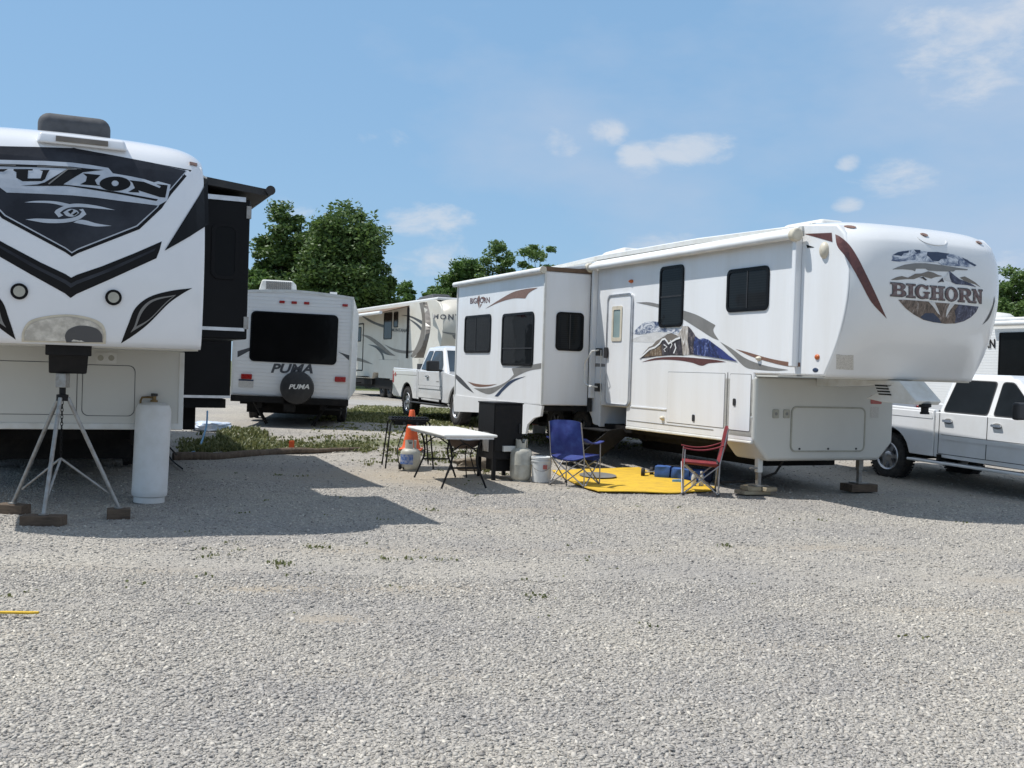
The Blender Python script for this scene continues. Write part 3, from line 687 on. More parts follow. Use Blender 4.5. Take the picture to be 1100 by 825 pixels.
# slide topper
mb = MB().hexa([(-SW-.02, yS0+.0, 3.29), (.02, yS0+.0, 3.42), (.02, ySr, 3.42), (-SW-.02, ySr, 3.29)], [(-SW-.02, yS0, 3.33), (.02, yS0, 3.47), (.02, ySr, 3.47), (-SW-.02, ySr, 3.33)])
tp = mb.build('slide_topper', M['fabricw'], bh)
MB().tube([(-SW-.07, yS0-.02, 3.31), (-SW-.07, ySr+.03, 3.31)], .05, 14).build('roller', M['fabricw'], tp, smooth=50)
MB().box(-SW-.0, -.03, yS0-.02, yS0+.004, 3.30, 3.37).build('topper_end', M['awnbrown'], tp)
MB().tube([(-SW-.07, yS0-.05, 3.31), (-SW-.07, yS0-.02, 3.31)], .06, 14).build('end_cap', M['cream'], tp)
# chassis, wheels, steps, jacks
mb = MB().box(.3, .42, .5, 9, .52, .72).box(2.0, 2.12, .5, 9, .52, .72).box(.1, 2.3, .75, 4.3, .62, .724).box(.1, 2.3, 6.9, 9, .6, .716)
for y in (1.2, 3.2, 4.6, 7.2): mb.box(.3, 2.1, y, y+.1, .5, .6)
mb.box(.25, 2.2, 4.5, 7, .9, 1.07)
mb.box(.9, 2.3, 1.0, 4.3, .30, .72); mb.build('chassis', M['chassis'], bh)  # low box here is added to deepen the shade under the trailer
for y in (5.15, 6.2):
    for x, s in ((.22, -1), (2.2, 1)): wheel(bh, (x, y, .40+gh(B.w(x, y, 0).x, B.w(x, y, 0).y)), .38, .22, s, rimmat='dgrey')
mb = MB(); mb.box(.3, 2.1, 5.10, 5.2, .44, .52); mb.box(.3, 2.1, 6.15, 6.25, .44, .52); mb.build('axle', M['chassis'], bh)
st = sub('entry_steps', bh); ym = (yA+yB)/2; hw = (yB-yA)/2-.02
for i, (x, z) in enumerate(((-.22, .66), (-.50, .44), (-.74, .23))):
    MB().box(x-.16, x+.12, ym-hw, ym+hw, z-.03, z).build('tread', M['mblack'], st, bevel=.008)
for e in (-1, 1):
    MB().prism([(-.05, .70), (.05, .58), (-.55, .14), (-.88, .14), (-.88, .22), (-.30, .66)], ym+e*hw-.012, ym+e*hw+.012, 'y').build('stringer', M['mblack'], st)
for (x, y, nm) in ((.26, .18, 'l'), (2.1, .25, 'r')):
    MB().box(x-.04, x+.04, y-.04, y+.04, .30, .9).box(x-.055, x+.055, y-.055, y+.055, .5, .75).build('landing_leg', M['offwhite'] if nm == 'l' else M['galv'], bh, bevel=.006)
    mb = MB().box(x-.028, x+.028, y-.028, y+.028, .13, .4).box(x-.10, x+.10, y-.10, y+.10, .115, .13)
    if nm == 'l': mb.tube([(x-.16, y-.02, .36), (x+.04, y-.02, .36)], .012)
    mb.build('jack_foot', M['galv'], bh)
MB().tube([(.9, .4, .5), (.8, .5, .25), (.6, .7, .12), (.4, 1.2, .05), (.7, 1.8, .03)], .018).build('cord', M['rubber'], bh, smooth=60)
# ================================================================== BLACK AND WHITE TOY HAULER (left)
F = Frame(-3.12, 10.44, 0, 24)
fz = thing('fifth_wheel_trailer', 'white fifth wheel trailer nose with black shield graphic and black slide-outs, at left edge', 'trailer', F)
CZ = [1.70, 1.76, 1.95, 2.3, 2.7, 3.05, 3.35, 3.55, 3.69, 3.78, 3.84]
CY = [0.06, .02, -.02, -.05, -.05, 0.0, .10, .20, .34, .56, .95]
fzt = lambda x: 3.84-.04*abs((x+1.22)/1.22)**2-.07*abs((x+1.22)/1.22)**12
def fz_f(x, z):
    t = (x+1.22)/1.22; ta = abs(max(-1, min(1, t))); v = (z-1.70)/(fzt(x)-1.70); zz = 1.7+max(0, min(1, v))*2.14
    prow = .12*max(0, 1-ta)
    return hinterp(CZ, CY, zz) - .17*(1-ta**6) - prow*.35
def fz_hood(x, z):
    """raised centre section of the cap (real relief)"""
    t = abs(x+1.22); zl = 1.98+ t*.42
    e = min(1, max(0, (z-zl)/.05)) * min(1, max(0, (1.17-(t-(z-3.0)*.12)-.1)/.05))
    return fz_f(x, z) - .022*e
cap_grid(fz_f, fzt, -2.44, 0, 1.70, nx=61).build('front_cap', M['fzwhite'], fz, smooth=80)
FF = Surf(F, 'y', fz_f)
def mir(lp): return [(-2.44-a, b) for a, b in lp][::-1]
s1 = 300/825
def f1(pts, sm=False, ox=0, oy=100, sc=s1): return FF.tr(pts, ox, oy, sc, sm)
def both(name, pts, mat, off, sm=False, **k):
    l = f1(pts, sm, **k)
    for q in (l, mir(l)): plate(name, FF, [[q]], M[mat], fz, off, step=.09)
# upper shield: black rim, silver hairline, charcoal field (mirrored about the centre line)
def full(pts, mat, off, name='shield'):
    l = f1(pts); c = -1.22
    right = [(max(a, c), b) for a, b in l]
    loop = right + [(-2.44-a, b) for a, b in right[::-1]]
    return plate(name, FF, [[loop]], M[mat], fz, off, step=.08)
full([(202,160),(330,183),(450,206),(566,228),(505,300),(478,340),(412,402),(205,483)], 'fzblack', .004)
full([(202,160),(330,183),(450,206),(553,230),(492,300),(466,338),(406,394),(205,473)], 'silver', .006)
full([(202,160),(330,183),(450,206),(549,230),(488,300),(462,338),(403,391),(205,469)], 'fzdark', .008)
sA = 130/1072
plate('name_plate', FF, [[f1([(-420,190),(0,180),(400,190),(640,205),(800,225),(960,252),(1000,300),(1150,325),(1280,352),(1364,380),(1400,370),(1510,400),(1500,460),(1480,540),(1400,585),(1240,565),(1072,545),(850,515),(640,495),(350,480),(60,470),(0,425),(-300,430)], ox=0, oy=150, sc=sA)]], M['silver'], fz, .010, step=.08)
LT = [[(-420,208),(0,215),(400,228),(620,240),(760,256),(920,270),(735,290),(650,340),(560,398),(824,428),(1100,475),(1399,530),(1384,545),(1100,492),(824,446),(600,412),(180,410),(330,398),(395,380),(600,258),(400,248),(0,238),(-420,226)],
      [(120,262),(290,262),(290,275),(250,275),(245,345),(360,345),(380,280),(350,270),(440,270),(420,300),(400,350),(370,370),(200,370),(145,340),(145,290),(120,275)],
      [(735,300),(890,315),(870,335),(840,360),(860,400),(900,412),(710,398),(760,370),(770,330)],
      [(1144,360),(1274,375),(1414,430),(1424,415),(1384,395),(1484,405),(1464,515),(1414,510),(1224,450),(1234,470),(1134,465),(1194,430),(1174,385)],
      [(-260,262),(70,262),(30,285),(-120,285),(-120,305),(-40,305),(-50,325),(-120,325),(-130,370),(-240,370),(-220,330),(-220,290)]]
shp = [[f1(p, ox=0, oy=150, sc=sA)] for p in LT]
shp.append([f1(ring(1019, 392, 138, 64, 0, 345, 22), ox=0, oy=150, sc=sA), f1(ring(1019, 388, 32, 26, 0, 345, 12), ox=0, oy=150, sc=sA)])
plate('lettering', FF, shp, M['fzblack'], fz, .0125, step=.08)
mb = MB()
stroke(FF, [(430,395),(600,262),(680,262)], .012, mb, .0145, 0, 150, sA); stroke(FF, [(-300,216),(0,224),(600,246),(720,262)], .006, mb, .0145, 0, 150, sA)
mb.build('lettering_highlight', M['grey'], fz)
XB = [[(215,557),(300,545),(420,543),(520,552),(622,574),(570,588),(480,570),(400,562)],
      [(482,645),(500,622),(600,577),(700,568),(850,585),(1020,625),(850,610),(700,598),(610,604),(560,625),(530,650),(560,672),(520,690)],
      [(225,708),(320,700),(450,704),(560,704),(650,690),(700,670),(725,640),(700,620),(735,615),(765,662),(700,708),(620,730),(520,740),(400,738),(300,722)],
      [(650,735),(700,712),(760,716),(850,742),(990,765),(850,770),(740,752)],
      [(560,645),(620,615),(680,628),(700,650),(650,682),(590,676)]]
plate('crossed_blade_emblem', FF, [[f1(p, True, ox=0, oy=150, sc=sA)] for p in XB], M['silver'], fz, .0105, step=.06)
plate('emblem_shadow', FF, [[f1([(600,640),(640,618),(650,632),(625,660)], ox=0, oy=150, sc=sA)], [f1([(640,665),(680,640),(690,652),(655,676)], ox=0, oy=150, sc=sA)]], M['fzblack'], fz, .0125)
# black chevron, lower swooshes, corner wedge
def chev(pts, mat, off):
    l = f1(pts); c = -1.22; r = [(max(a, c), b) for a, b in l]
    n = len(r)//2
    plate('chevron', FF, [[r], [mir(r)]], M[mat], fz, off, step=.08)
chev([(203,545),(300,512),(400,472),(478,438),(472,462),(462,488),(330,548),(200,605)], 'fzblack', .004)
chev([(203,562),(300,527),(460,458),(456,466),(330,525),(201,575)], 'fzdark', .006)
both('corner_wedge', [(486,466),(540,380),(590,300),(613,258),(615,330),(616,388),(560,424)], 'fzblack', .010)
both('lower_swoosh', [(568,576),(500,585),(440,603),(400,635),(380,680),(357,740),(400,712),(440,680),(500,620),(540,592)], 'fzblack', .004, True)
both('lower_swoosh', [(520,596),(450,610),(415,640),(396,690),(385,708),(440,672),(490,622)], 'grey', .0055, True)
both('lower_swoosh', [(512,600),(452,616),(422,645),(402,690),(440,668),(488,620)], 'fzblack', .007, True)
for (px, py) in ((57, 586), (335, 604)):
    a, b = FF.px(px*s1, 100+py*s1)
    d = plate('docking_lamp', FF, [[ell(a, b, .074, .074)]], M['gblack'], fz, .002, .02); plate('lens', FF, [[ell(a, b, .05, .05)]], M['lens'], d, .02, .008)
plate('foil_window', FF, [[f1([(64,735),(66,705),(85,675),(130,660),(200,654),(260,662),(300,680),(312,705),(312,741),(188,738)], True)]], M['cream'], fz, .003, .004)
plate('foil_window', FF, [[f1([(72,731),(74,706),(92,682),(135,668),(200,662),(255,670),(292,687),(304,708),(304,737),(188,733)], True)]], M['mirror'], fz, .008, .003)
plate('foil_dark_patch', FF, [[f1([(196,737),(192,716),(205,698),(235,688),(280,694),(300,712),(303,736)], True)]], M['dgrey'], fz, .013)  # dark patch over the right part of the foil window
plate('marker_lamp', FF, [[f1([(560,203),(582,208),(582,216),(560,211)])]], M['brown'], fz, .002, .02)
# pod and covered air conditioner on the cap's brow
zt_ = lambda x: 0
mb = MB().hexa([(-1.55, -.04, 3.59), (-.74, -.04, 3.59), (-.70, 1.4, 3.80), (-1.62, 1.4, 3.80)], [(-1.52, .0, 3.70), (-.77, .0, 3.70), (-.80, 1.4, 3.88), (-1.58, 1.4, 3.88)])
pod = mb.build('brow_pod', M['fzwhite'], fz, bevel=.03, seg=3)
MB().box(-1.38, -.92, -.055, -.02, 3.62, 3.665).build('lamp_bar', M['taupe'], pod)
mb = MB().box(-1.55, -.86, .75, 1.7, 3.74, 4.06)
mb.build('covered_air_conditioner', M['accover'], fz, bevel=.11, seg=5)
# body behind cap
YL = 1.52
prof = [(hinterp(CZ, CY, 1.72+i*.115)+.03, 1.72+i*.115) for i in range(17)]
bodyz = prof + [(1.3, 3.68), (11, 3.68), (11, .82), (YL, .82), (YL, 1.70)]
MB().prism(bodyz, -2.44, -.005, 'x').build('body', M['fzwhite'], fz, bevel=.02)
MB().box(-2.42, -.02, .08, YL, 1.685, 1.71).build('overhang_underside', M['beige'], fz)
MB().box(-2.44, .0, YL-.03, YL+.01, .80, 1.70).build('lower_front_wall', M['beige'], fz, bevel=.012)
FL = Surf(F, 'y', YL-.03)
hatch(FL, FL.rect(88, 392, 145, 447), fz, M['beige'], .07, gap='dgrey')
hatch(FL, FL.rect(-78, 387, 83, 445), fz, M['beige'], .03, gap='dgrey')
r_ = FL.rect(0, 455, 196, 461); MB().box(-2.44, 0, YL-.045, YL-.02, .80, .87).build('base_trim', M['offwhite'], fz, bevel=.01)
MB().box(-.045, .012, YL-.042, YL-.0, .80, 1.68).build('corner_trim', M['offwhite'], fz, bevel=.008)
for px in (108, 119.5):
    a, b = FL.px(px, 384.5); o = plate('outlet_cover', FL, [[rrloop(a-.055, a+.055, b-.06, b+.06, .015)]], M['offwhite'], fz, .001, .014)
    plate('socket', FL, [[ell(a, b, .032, .032, 12)]], M['rimline'], o, .014, .005)
# slide-outs
S1 = .80
z0 = FL.px(100, 400)[1]
FS1 = Surf(F, 'y', .45)
zt1 = FS1.px(250, 213)[1]; zb1 = FS1.px(250, 355)[1]; x1 = FS1.px(266, 330)[0]
print('fz slide', zt1, zb1, x1)
so = MB().box(-.3, x1, .45, 2.55, zb1-.09, zt1).build('slide_out', M['gblack'], fz, bevel=.015)
MB().box(0, x1-.03, .435, .45, zb1-.005, zb1+.03).build('trim_strip', M['alu'], so); 
MB().box(0, x1-.05, .435, .45, zt1-.03, zt1+.02).build('trim_strip', M['alu'], so)
for z in (zt1-.2, zb1+.02): MB().box(x1-.04, x1+.010, .43, .48, z, z+.13).build('corner_bracket', M['galv'], so)
window(FS1, FS1.rect(227, 240, 256, 300), so, .08, .035, mat='glassb')
FS2 = Surf(F, 'y', 3.65); zb2 = FS2.px(220, 427)[1]; x2 = FS2.px(248, 400)[0]
s2 = MB().box(-.3, x2, 3.65, 7.5, zb2, 3.5).build('slide_out', M['gblack'], fz, bevel=.015)
MB().box(0, x2, 3.635, 3.65, zb2-.005, zb2+.03).build('trim_strip', M['alu'], s2)
# slide topper awnings
for y0, y1, xr, dz in ((.40, 2.58, x1+.17, -.17), (3.6, 7.5, x2+.11, 0)):
    o = MB().hexa([(-.05, y0, 3.60+dz), (xr, y0, 3.53+dz), (xr, y1, 3.53+dz), (-.05, y1, 3.60+dz)], [(-.05, y0, 3.68+dz), (xr, y0, 3.60+dz), (xr, y1, 3.60+dz), (-.05, y1, 3.68+dz)]).build('slide_topper', M['black'], fz)
    MB().tube([(xr+.02, y0-.03, 3.585+dz), (xr+.02, y1, 3.585+dz)], .045, 14).build('roller', M['gblack'], o, smooth=50)
    MB().tube([(xr+.02, y0-.05, 3.585+dz), (xr+.02, y0-.03, 3.585+dz)], .05, 14).build('end_cap', M['plast'], o)
MB().tube([(-.03, .30, 3.50), (.05, .32, 3.47)], .01, 6).build('gutter_spout', M['offwhite'], fz)
mb = MB().box(-2.1, -1.95, 1.7, 11, .60, .82).box(-.5, -.35, 1.7, 11, .60, .82)
for y in (2.2, 4, 6): mb.box(-2.2, -.1, y, y+.1, .64, .76)
mb.box(-.1, x2-.05, 3.7, 7.4, zb2-.14, zb2-.02)
mb.box(.35, .50, 4.3, 4.5, .62, 1.0); mb.box(-2.2, -.3, 3.0, 10, .34, .8)  # long low box is added to darken the lit gap under the floor
mb.build('chassis', M['chassis'], fz)
MB().tube([(.05, 3.8, .78), (.08, 3.7, .45), (.2, 3.7, .32)], .012).build('cord', M['rubber'], fz, smooth=60)
for y in (5.6, 6.6):
    for x, s in ((-.25, 1), (-2.2, -1)): 
        w_ = F.w(x, y, 0); wheel(fz, (x, y, .39+gh(w_.x, w_.y)), .38, .22, s)
for x in (-2.0, -.42):
    MB().box(x-.04, x+.04, YL+.3, YL+.38, gh(0, 12), .8).build('landing_leg', M['galv'], fz)
# pin box of the left trailer
mb = MB().prism([(.55, 1.80), (.15, 1.80), (.10, 1.74), (.35, 1.42), (.75, 1.42), (1.4, 1.70)], -1.42, -1.02, 'x')
mb = MB().hexa([(-1.39, .20, 1.425), (-1.05, .20, 1.425), (-1.05, 1.2, 1.52), (-1.39, 1.2, 1.52)], [(-1.40, .10, 1.76), (-1.03, .10, 1.76), (-1.03, 1.3, 1.70), (-1.40, 1.3, 1.70)])
pbx = mb.build('pin_box', M['mblack'], fz, bevel=.015)
MB().box(-1.425, -1.015, .05, .5, 1.60, 1.75).build('pin_box_shoulder', M['mblack'], pbx, bevel=.01)
MB().box(-1.36, -1.07, -.0, .16, 1.74, 1.84).build('junction_box', M['black'], pbx, bevel=.015)
MB().box(-1.27, -1.18, .185, .2, 1.49, 1.52).build('spec_label', M['hdpe'], pbx)
# ================================================================== SMALL TRAVEL TRAILER
PZ = gh(-3.4, 22)
P = Frame(-3.42, 21.9, 0, 7.6, ty=1.0)
pu = thing('travel_trailer', 'small white ribbed travel trailer showing its rear with spare wheel cover lettered PUMA', 'trailer', P)
PF = Surf(P, 'y', 0.0)
zb = PF.px(320, 427)[1]; ztr = PF.px(376, 319)[1]; ztc = PF.px(300, 311)[1]
print('puma', zb, ztr, ztc, PF.px(250, 400), PF.px(376, 400))
cx = -1.22
loop = [(-2.44, zb), (0, zb)]
for k in range(0, 13):
    t = 1-2*k/12; x = cx+1.22*t; loop.append((x, ztc+.01-(ztc+.01-ztr)*abs(t)**1.6))
MB().prism(loop, 0, 7.4, 'y').build('body', M['siding'], pu, bevel=.03)
ring_o = loop; inner = [(cx+(a-cx)*.965, zb+.04+(b-zb-.04)*.975) for a, b in loop]
mb = MB().prism(loop, -.012, .03, 'y')
plate('corner_moulding', PF, [[loop, inner]], M['offwhite'], pu, 0, .014)
cv = lambda x, y: (240+x*150/773, 290+y*160/825)
def prc(x0, y0, x1, y1): a = cv(x0, y0); b = cv(x1, y1); return PF.rect(a[0], a[1], b[0], b[1])
wn = prc(148, 238, 632, 516); window(PF, wn, pu, .10, .03, mat='glassb')
for x, y in ((325, 177), (392, 181), (461, 184), (674, 196)):
    r_ = prc(x-15, y-7, x+15, y+7); MB().box(r_[0], r_[1], -.03, 0, r_[2], r_[3]).build('marker_lamp', M['red'], pu, bevel=.008)
for x, y in ((128, 590), (647, 606)):
    r_ = prc(x-30, y-14, x+30, y+14); MB().box(r_[0], r_[1], -.04, 0, r_[2], r_[3]).build('tail_light', M['red'], pu, bevel=.01)
r_ = prc(84, 606, 166, 649); o = plate('licence_plate', PF, [[rrloop(*r_, .01, 1)]], M['sticker'], pu, .002, .012)
plate('plate_band', PF, [[[(r_[0], r_[3]-.03), (r_[1], r_[3]-.03), (r_[1], r_[3]), (r_[0], r_[3])]]], M['navy'], o, .016)
text('lettering', PF, 'PUMA', PF.tr([cv(262, 570), cv(495, 574), cv(495, 522), cv(262, 518)]), M['dgrey'], pu, .006, bold=.035, shear=.08)
plate('swoosh', PF, [[PF.tr([cv(78, 450), cv(145, 430), cv(145, 448), cv(78, 484)])]], M['dgrey'], pu, .003)
plate('swoosh', PF, [[PF.tr([cv(634, 453), cv(700, 474), cv(698, 503), cv(660, 470)])]], M['dgrey'], pu, .003)
c = PF.px(*cv(410, 652)); rr = .345
sp = MB().lathe([(rr-.05, -.24), (rr-.012, -.22), (rr, -.17), (rr, -.03), (rr-.03, -.02)], (c[0], 0, c[1]), 40, 'y').build('spare_wheel_cover', M['black'], pu, smooth=40)
SPF = Surf(P, 'y', -.24)
text('lettering', SPF, 'PUMA', SPF.tr([cv(362, 660), cv(475, 660), cv(475, 633), cv(362, 633)]), M['hdpe'], sp, .006, bold=.03, shear=.08)
mb = MB().box(-2.42, -.02, -.10, .02, zb-.13, zb-.0).box(-1.9, -1.8, 0, 7, zb-.25, zb).box(-.6, -.5, 0, 7, zb-.25, zb)
for y in (.5, 2, 3.5): mb.box(-2.3, -.1, y, y+.1, zb-.2, zb-.05)
mb.box(-1.34, -1.1, -.1, .02, zb-.3, zb)
mb.box(-.5, -.05, -.08, -.0, zb-.24, zb-.2); mb.box(-.12, -.06, -.06, 0, .5, zb-.1)
mb.build('chassis_and_bumper', M['chassis'], pu)
mb = MB().box(-2.36, -.1, .2, 7, zb-.06, zb-.02).box(-2.2, -.2, .9, 6.8, PZ+.22, zb-.05); mb.build('underbelly', M['chassis'], pu)
for y in (2.6, 3.5):
    for x, s in ((-.22, 1), (-2.22, -1)): wheel(pu, (x, y, .36+PZ), .35, .2, s)
for x in (-.45, -2.0): MB().tube([(x, .3, zb-.1), (x+.3*(1 if x < -1 else -1), .25, PZ+.02)], .035).build('stabiliser_leg', M['chassis'], pu)
r_ = prc(187, 48, 385, 110); a0, a1 = r_[0], r_[1]
zb_, zt_2 = PF.px(*cv(290, 110))[1]-.03, PF.px(*cv(290, 50))[1]
mb = MB().hexa([(a0, .25, zb_), (a1, .25, zb_), (a1, 1.3, zb_), (a0, 1.3, zb_)], [(a0+.06, .3, zt_2), (a1-.02, .3, zt_2), (a1-.02, 1.2, zt_2), (a0+.06, 1.2, zt_2)])
ac = mb.build('air_conditioner', M['offwhite'], pu, bevel=.035)
mb = MB()
for i in range(13):
    t = a0+.17+i*(a1-a0-.24)/12; mb.box(t-.012, t+.012, .235, .275, zb_+.05, zt_2-.03)
for i in range(4): z = zb_+.07+i*(zt_2-zb_-.12)/3.2; mb.box(a0+.15, a1-.05, .238, .27, z-.006, z+.006)
mb.build('grille', M['grey'], ac)
MB().box(-.55, -.4, 1.0, 1.15, ztc-.05, ztc+.08).build('roof_vent', M['roofw'], pu)
# ================================================================== FAR CREAM FIFTH WHEEL
Q = Frame(-3.14, 37.0, .3, 24)
mn = thing('fifth_wheel_trailer', 'cream and brown fifth wheel trailer with awning out, far behind the small white pickup', 'trailer', Q)
MZ = [1.60, 1.8, 2.2, 2.6, 3.0, 3.3, 3.5, 3.62, 3.7]; MY = [-1.3, -1.5, -1.75, -1.85, -1.8, -1.65, -1.4, -1.1, -.6]
m_e = lambda z: hinterp(MZ, MY, z)
mzt = lambda x: 3.72-.12*abs((x-1.22)/1.22)**5
def mn_f(x, z):
    t = max(-1, min(1, (x-1.22)/1.22)); v = (z-1.6)/(mzt(x)-1.6); return m_e(1.6+max(0, min(1, v))*2.1)-.35*(1-abs(t)**3)
cap_grid(mn_f, mzt, 0, 2.44, 1.6, nx=31, nv=30).build('front_cap', M['mtan'], mn, smooth=80)
MS = Surf(Q, 'x', 0.0); MF = Surf(Q, 'y', mn_f)
prof = [(m_e(1.6+i*.128)+.01, 1.6+i*.128) for i in range(17)]
MB().prism(prof+[(10.5, 3.66), (10.5, .75), (6.5, .75), (6.3, 1.0), (4.2, 1.0), (4.0, .75), (0, .75), (0, 1.6)], 0, 2.44, 'x').build('body', M['mside'], mn, bevel=.02)
cm = lambda x, y: (375+x*125/859, 310+y*120/825)
def mg(pts, mat, off=.006, sm=True, surf=None): return plate('swoosh', surf or MS, [[(surf or MS).tr([cm(*p) for p in pts], sm=sm)]], M[mat], mn, off, step=.2 if surf else 0)
mg([(75,190),(130,215),(200,250),(300,280),(300,300),(230,280),(150,245)], 'dgrey'); mg([(90,340),(150,350),(220,395),(300,465),(345,498),(300,490),(220,430),(150,375)], 'taupe')
mg([(140,412),(210,425),(290,480),(330,497),(270,485),(200,440)], 'dgrey'); mg([(260,412),(340,445),(430,460),(495,455),(440,478),(360,472),(310,450)], 'taupe')
mg([(380,195),(450,200),(545,240),(540,265),(460,215)], 'dgrey'); mg([(430,215),(500,255),(545,300),(545,325),(500,275)], 'dgrey')
mg([(30,505),(100,520),(180,560),(110,545),(40,525)], 'taupe'); mg([(190,430),(240,460),(262,530),(250,555),(240,490)], 'dgrey')
mg([(520,105),(545,100),(560,200),(560,330),(530,450),(470,510),(455,500),(500,420),(530,330),(540,220)], 'taupe', .008)
mg([(545,100),(575,100),(598,200),(600,300),(575,420),(550,512),(475,512),(535,430),(562,330),(560,200)], 'taupe', .01, True, MF)
for rc in ((258, 178, 318, 375), (331, 172, 363, 288), (62, 285, 90, 392)):
    a = cm(rc[0], rc[1]); b = cm(rc[2], rc[3]); window(MS, MS.rect(a[0], a[1], b[0], b[1]), mn, .08, .04, mat='glassb')
a = cm(55, 258); b = cm(105, 608); dd = MS.rect(a[0], a[1], b[0], b[1]); plate('door', MS, [[rrloop(*dd, .08), rrloop(dd[0]+.05, dd[1]-.05, dd[2]+.05, dd[3]-.05, .06)]], M['mblack'], mn, .001, .02)
text('lettering', MF, 'MONT', MF.tr([cm(620, 225), cm(815, 233), cm(815, 190), cm(620, 188)]), M['dgrey'], mn, .014, space=1.35, bold=.03)
text('lettering', MS, 'MONTANA', MS.tr([cm(315, 318), cm(430, 325), cm(430, 297), cm(315, 293)]), M['dgrey'], mn, .012, bold=.01)
mg([(685,318),(740,325),(790,330),(760,340),(700,328)], 'grey', .01, True, MF); mg([(760,345),(800,330),(812,350),(790,345),(795,375),(775,370)], 'grey', .01, True, MF)
wy0, wy1 = MS.px(*cm(440, 300))[0], MS.px(*cm(42, 300))[0]
# awning rolled part way out
mb = MB().hexa([(-1.1, wy0, 3.22), (0, wy0, 3.52), (0, wy1, 3.52), (-1.1, wy1, 3.22)], [(-1.1, wy0, 3.25), (0, wy0, 3.56), (0, wy1, 3.56), (-1.1, wy1, 3.25)])
o = mb.build('awning', M['awnbrown'], mn); MB().tube([(-1.12, wy0-.1, 3.24), (-1.12, wy1+.1, 3.24)], .06, 12).build('roller', M['fabricw'], o, smooth=50)
for y in (wy0, wy1): MB().tube([(-.04, y, 3.5), (-.04, y, 1.6)], .04, 6).build('awning_arm', M['mblack'], o)
MB().box(0, 2.44, -1.2, 10.5, 3.62, 3.72).build('roof', M['fabricw'], mn, bevel=.03)
mb = MB().hexa([(.8, 1.6, 3.7), (1.7, 1.6, 3.7), (1.7, 3.8, 3.7), (.8, 3.8, 3.7)], [(.9, 1.9, 4.05), (1.6, 1.9, 4.05), (1.6, 3.4, 4.0), (.9, 3.4, 4.0)]); mb.build('air_conditioner', M['accover'], mn, bevel=.05)
MB().hexa([(1.2, -1.0, 3.7), (1.6, -1.0, 3.7), (1.6, -.6, 3.7), (1.2, -.6, 3.7)], [(1.25, -.95, 3.82), (1.5, -.95, 3.82), (1.5, -.65, 3.82), (1.25, -.65, 3.82)]).build('roof_vent', M['offwhite'], mn)
MB().prism([(0, 1.6), (0, .9), (.3, .6), (2.2, .6), (2.44, .9), (2.44, 1.6)], -.02, .6, 'y').build('gooseneck_skirt', M['mtan'], mn)
for (x0, y0, x1, y1) in ((218, 525, 368, 665),):
    a = cm(x0, y0); b = cm(x1, y1); hatch(MS, MS.rect(a[0], a[1], b[0], b[1]), mn, M['mside'], .04, gap='mblack')
MB().box(.12, 2.3, .3, 10.4, .38, .76).box(.02, .3, 6.5, 10.4, .5, .8).build('chassis', M['chassis'], mn)
mb = MB(); y0 = MS.px(*cm(130, 600))[0]
for i in range(3): mb.box(-.35-.3*i, -.05-.3*i, y0-.5, y0+.5, .8-.25*i, .84-.25*i)
mb.build('entry_steps', M['mblack'], mn)
for y in (4.7, 5.7):
    for x, s in ((.32, -1), (2.2, 1)): wheel(mn, (x, y, .42), .4, .22, s, rimmat='dgrey')
for y in (1.0,): MB().box(.2, .3, y, y+.1, 0, .75).build('landing_leg', M['galv'], mn)
# ================================================================== FAR RIGHT TRAILER
T = Frame(12.88, 28.0, -.05, 24)
rt = thing('travel_trailer', 'white ribbed trailer with large black window behind the right-hand pickup', 'trailer', T)
TS = Surf(T, 'x', 0.0)
ztp = 3.4
MB().box(0, 2.44, -9, 3.5, .8, ztp).build('body', M['siding'], rt, bevel=.05)
MB().box(-.05, 2.5, -9.05, 3.55, ztp-.06, ztp+.04).build('roof', M['roofw'], rt, bevel=.03)
yw = TS.px(1073, 380)[0]
zz0, zz1 = TS.px(1085, 399)[1], TS.px(1085, 357)[1]
print('rt', yw, zz0, zz1, TS.px(1068, 345), TS.px(1068, 369), TS.px(1040, 400))
window(TS, (yw-3.4, yw, 1.4, zz1), rt, .04, .04, mat='glassb')
MB().tube([(-.14, yw+.2, ztp-.12), (-.14, -8.5, ztp-.12)], .07, 12).build('awning_roller', M['fabricw'], rt, smooth=50)
q = [(1044.5, 374), (1069.5, 374), (1069.5, 364), (1044.5, 364)]
text('lettering', TS, 'HORN', TS.tr(q), M['mblack'], rt, .02, bold=.03)
ya = TS.px(1082, 340)[0]
MB().lathe([(.5, 0), (.47, .10), (.34, .2), (.001, .25)], (1.0, ya+1.2, ztp+.03), 24).build('satellite_dome', M['offwhite'], rt, smooth=60)
MB().box(.3, 2.2, -8, 3, .5, .8).build('chassis', M['chassis'], rt)
for y in (-4.2, -3.2):
    for x, s in ((.2, -1), (2.2, 1)): wheel(rt, (x, y, .38), .37, .22, s)
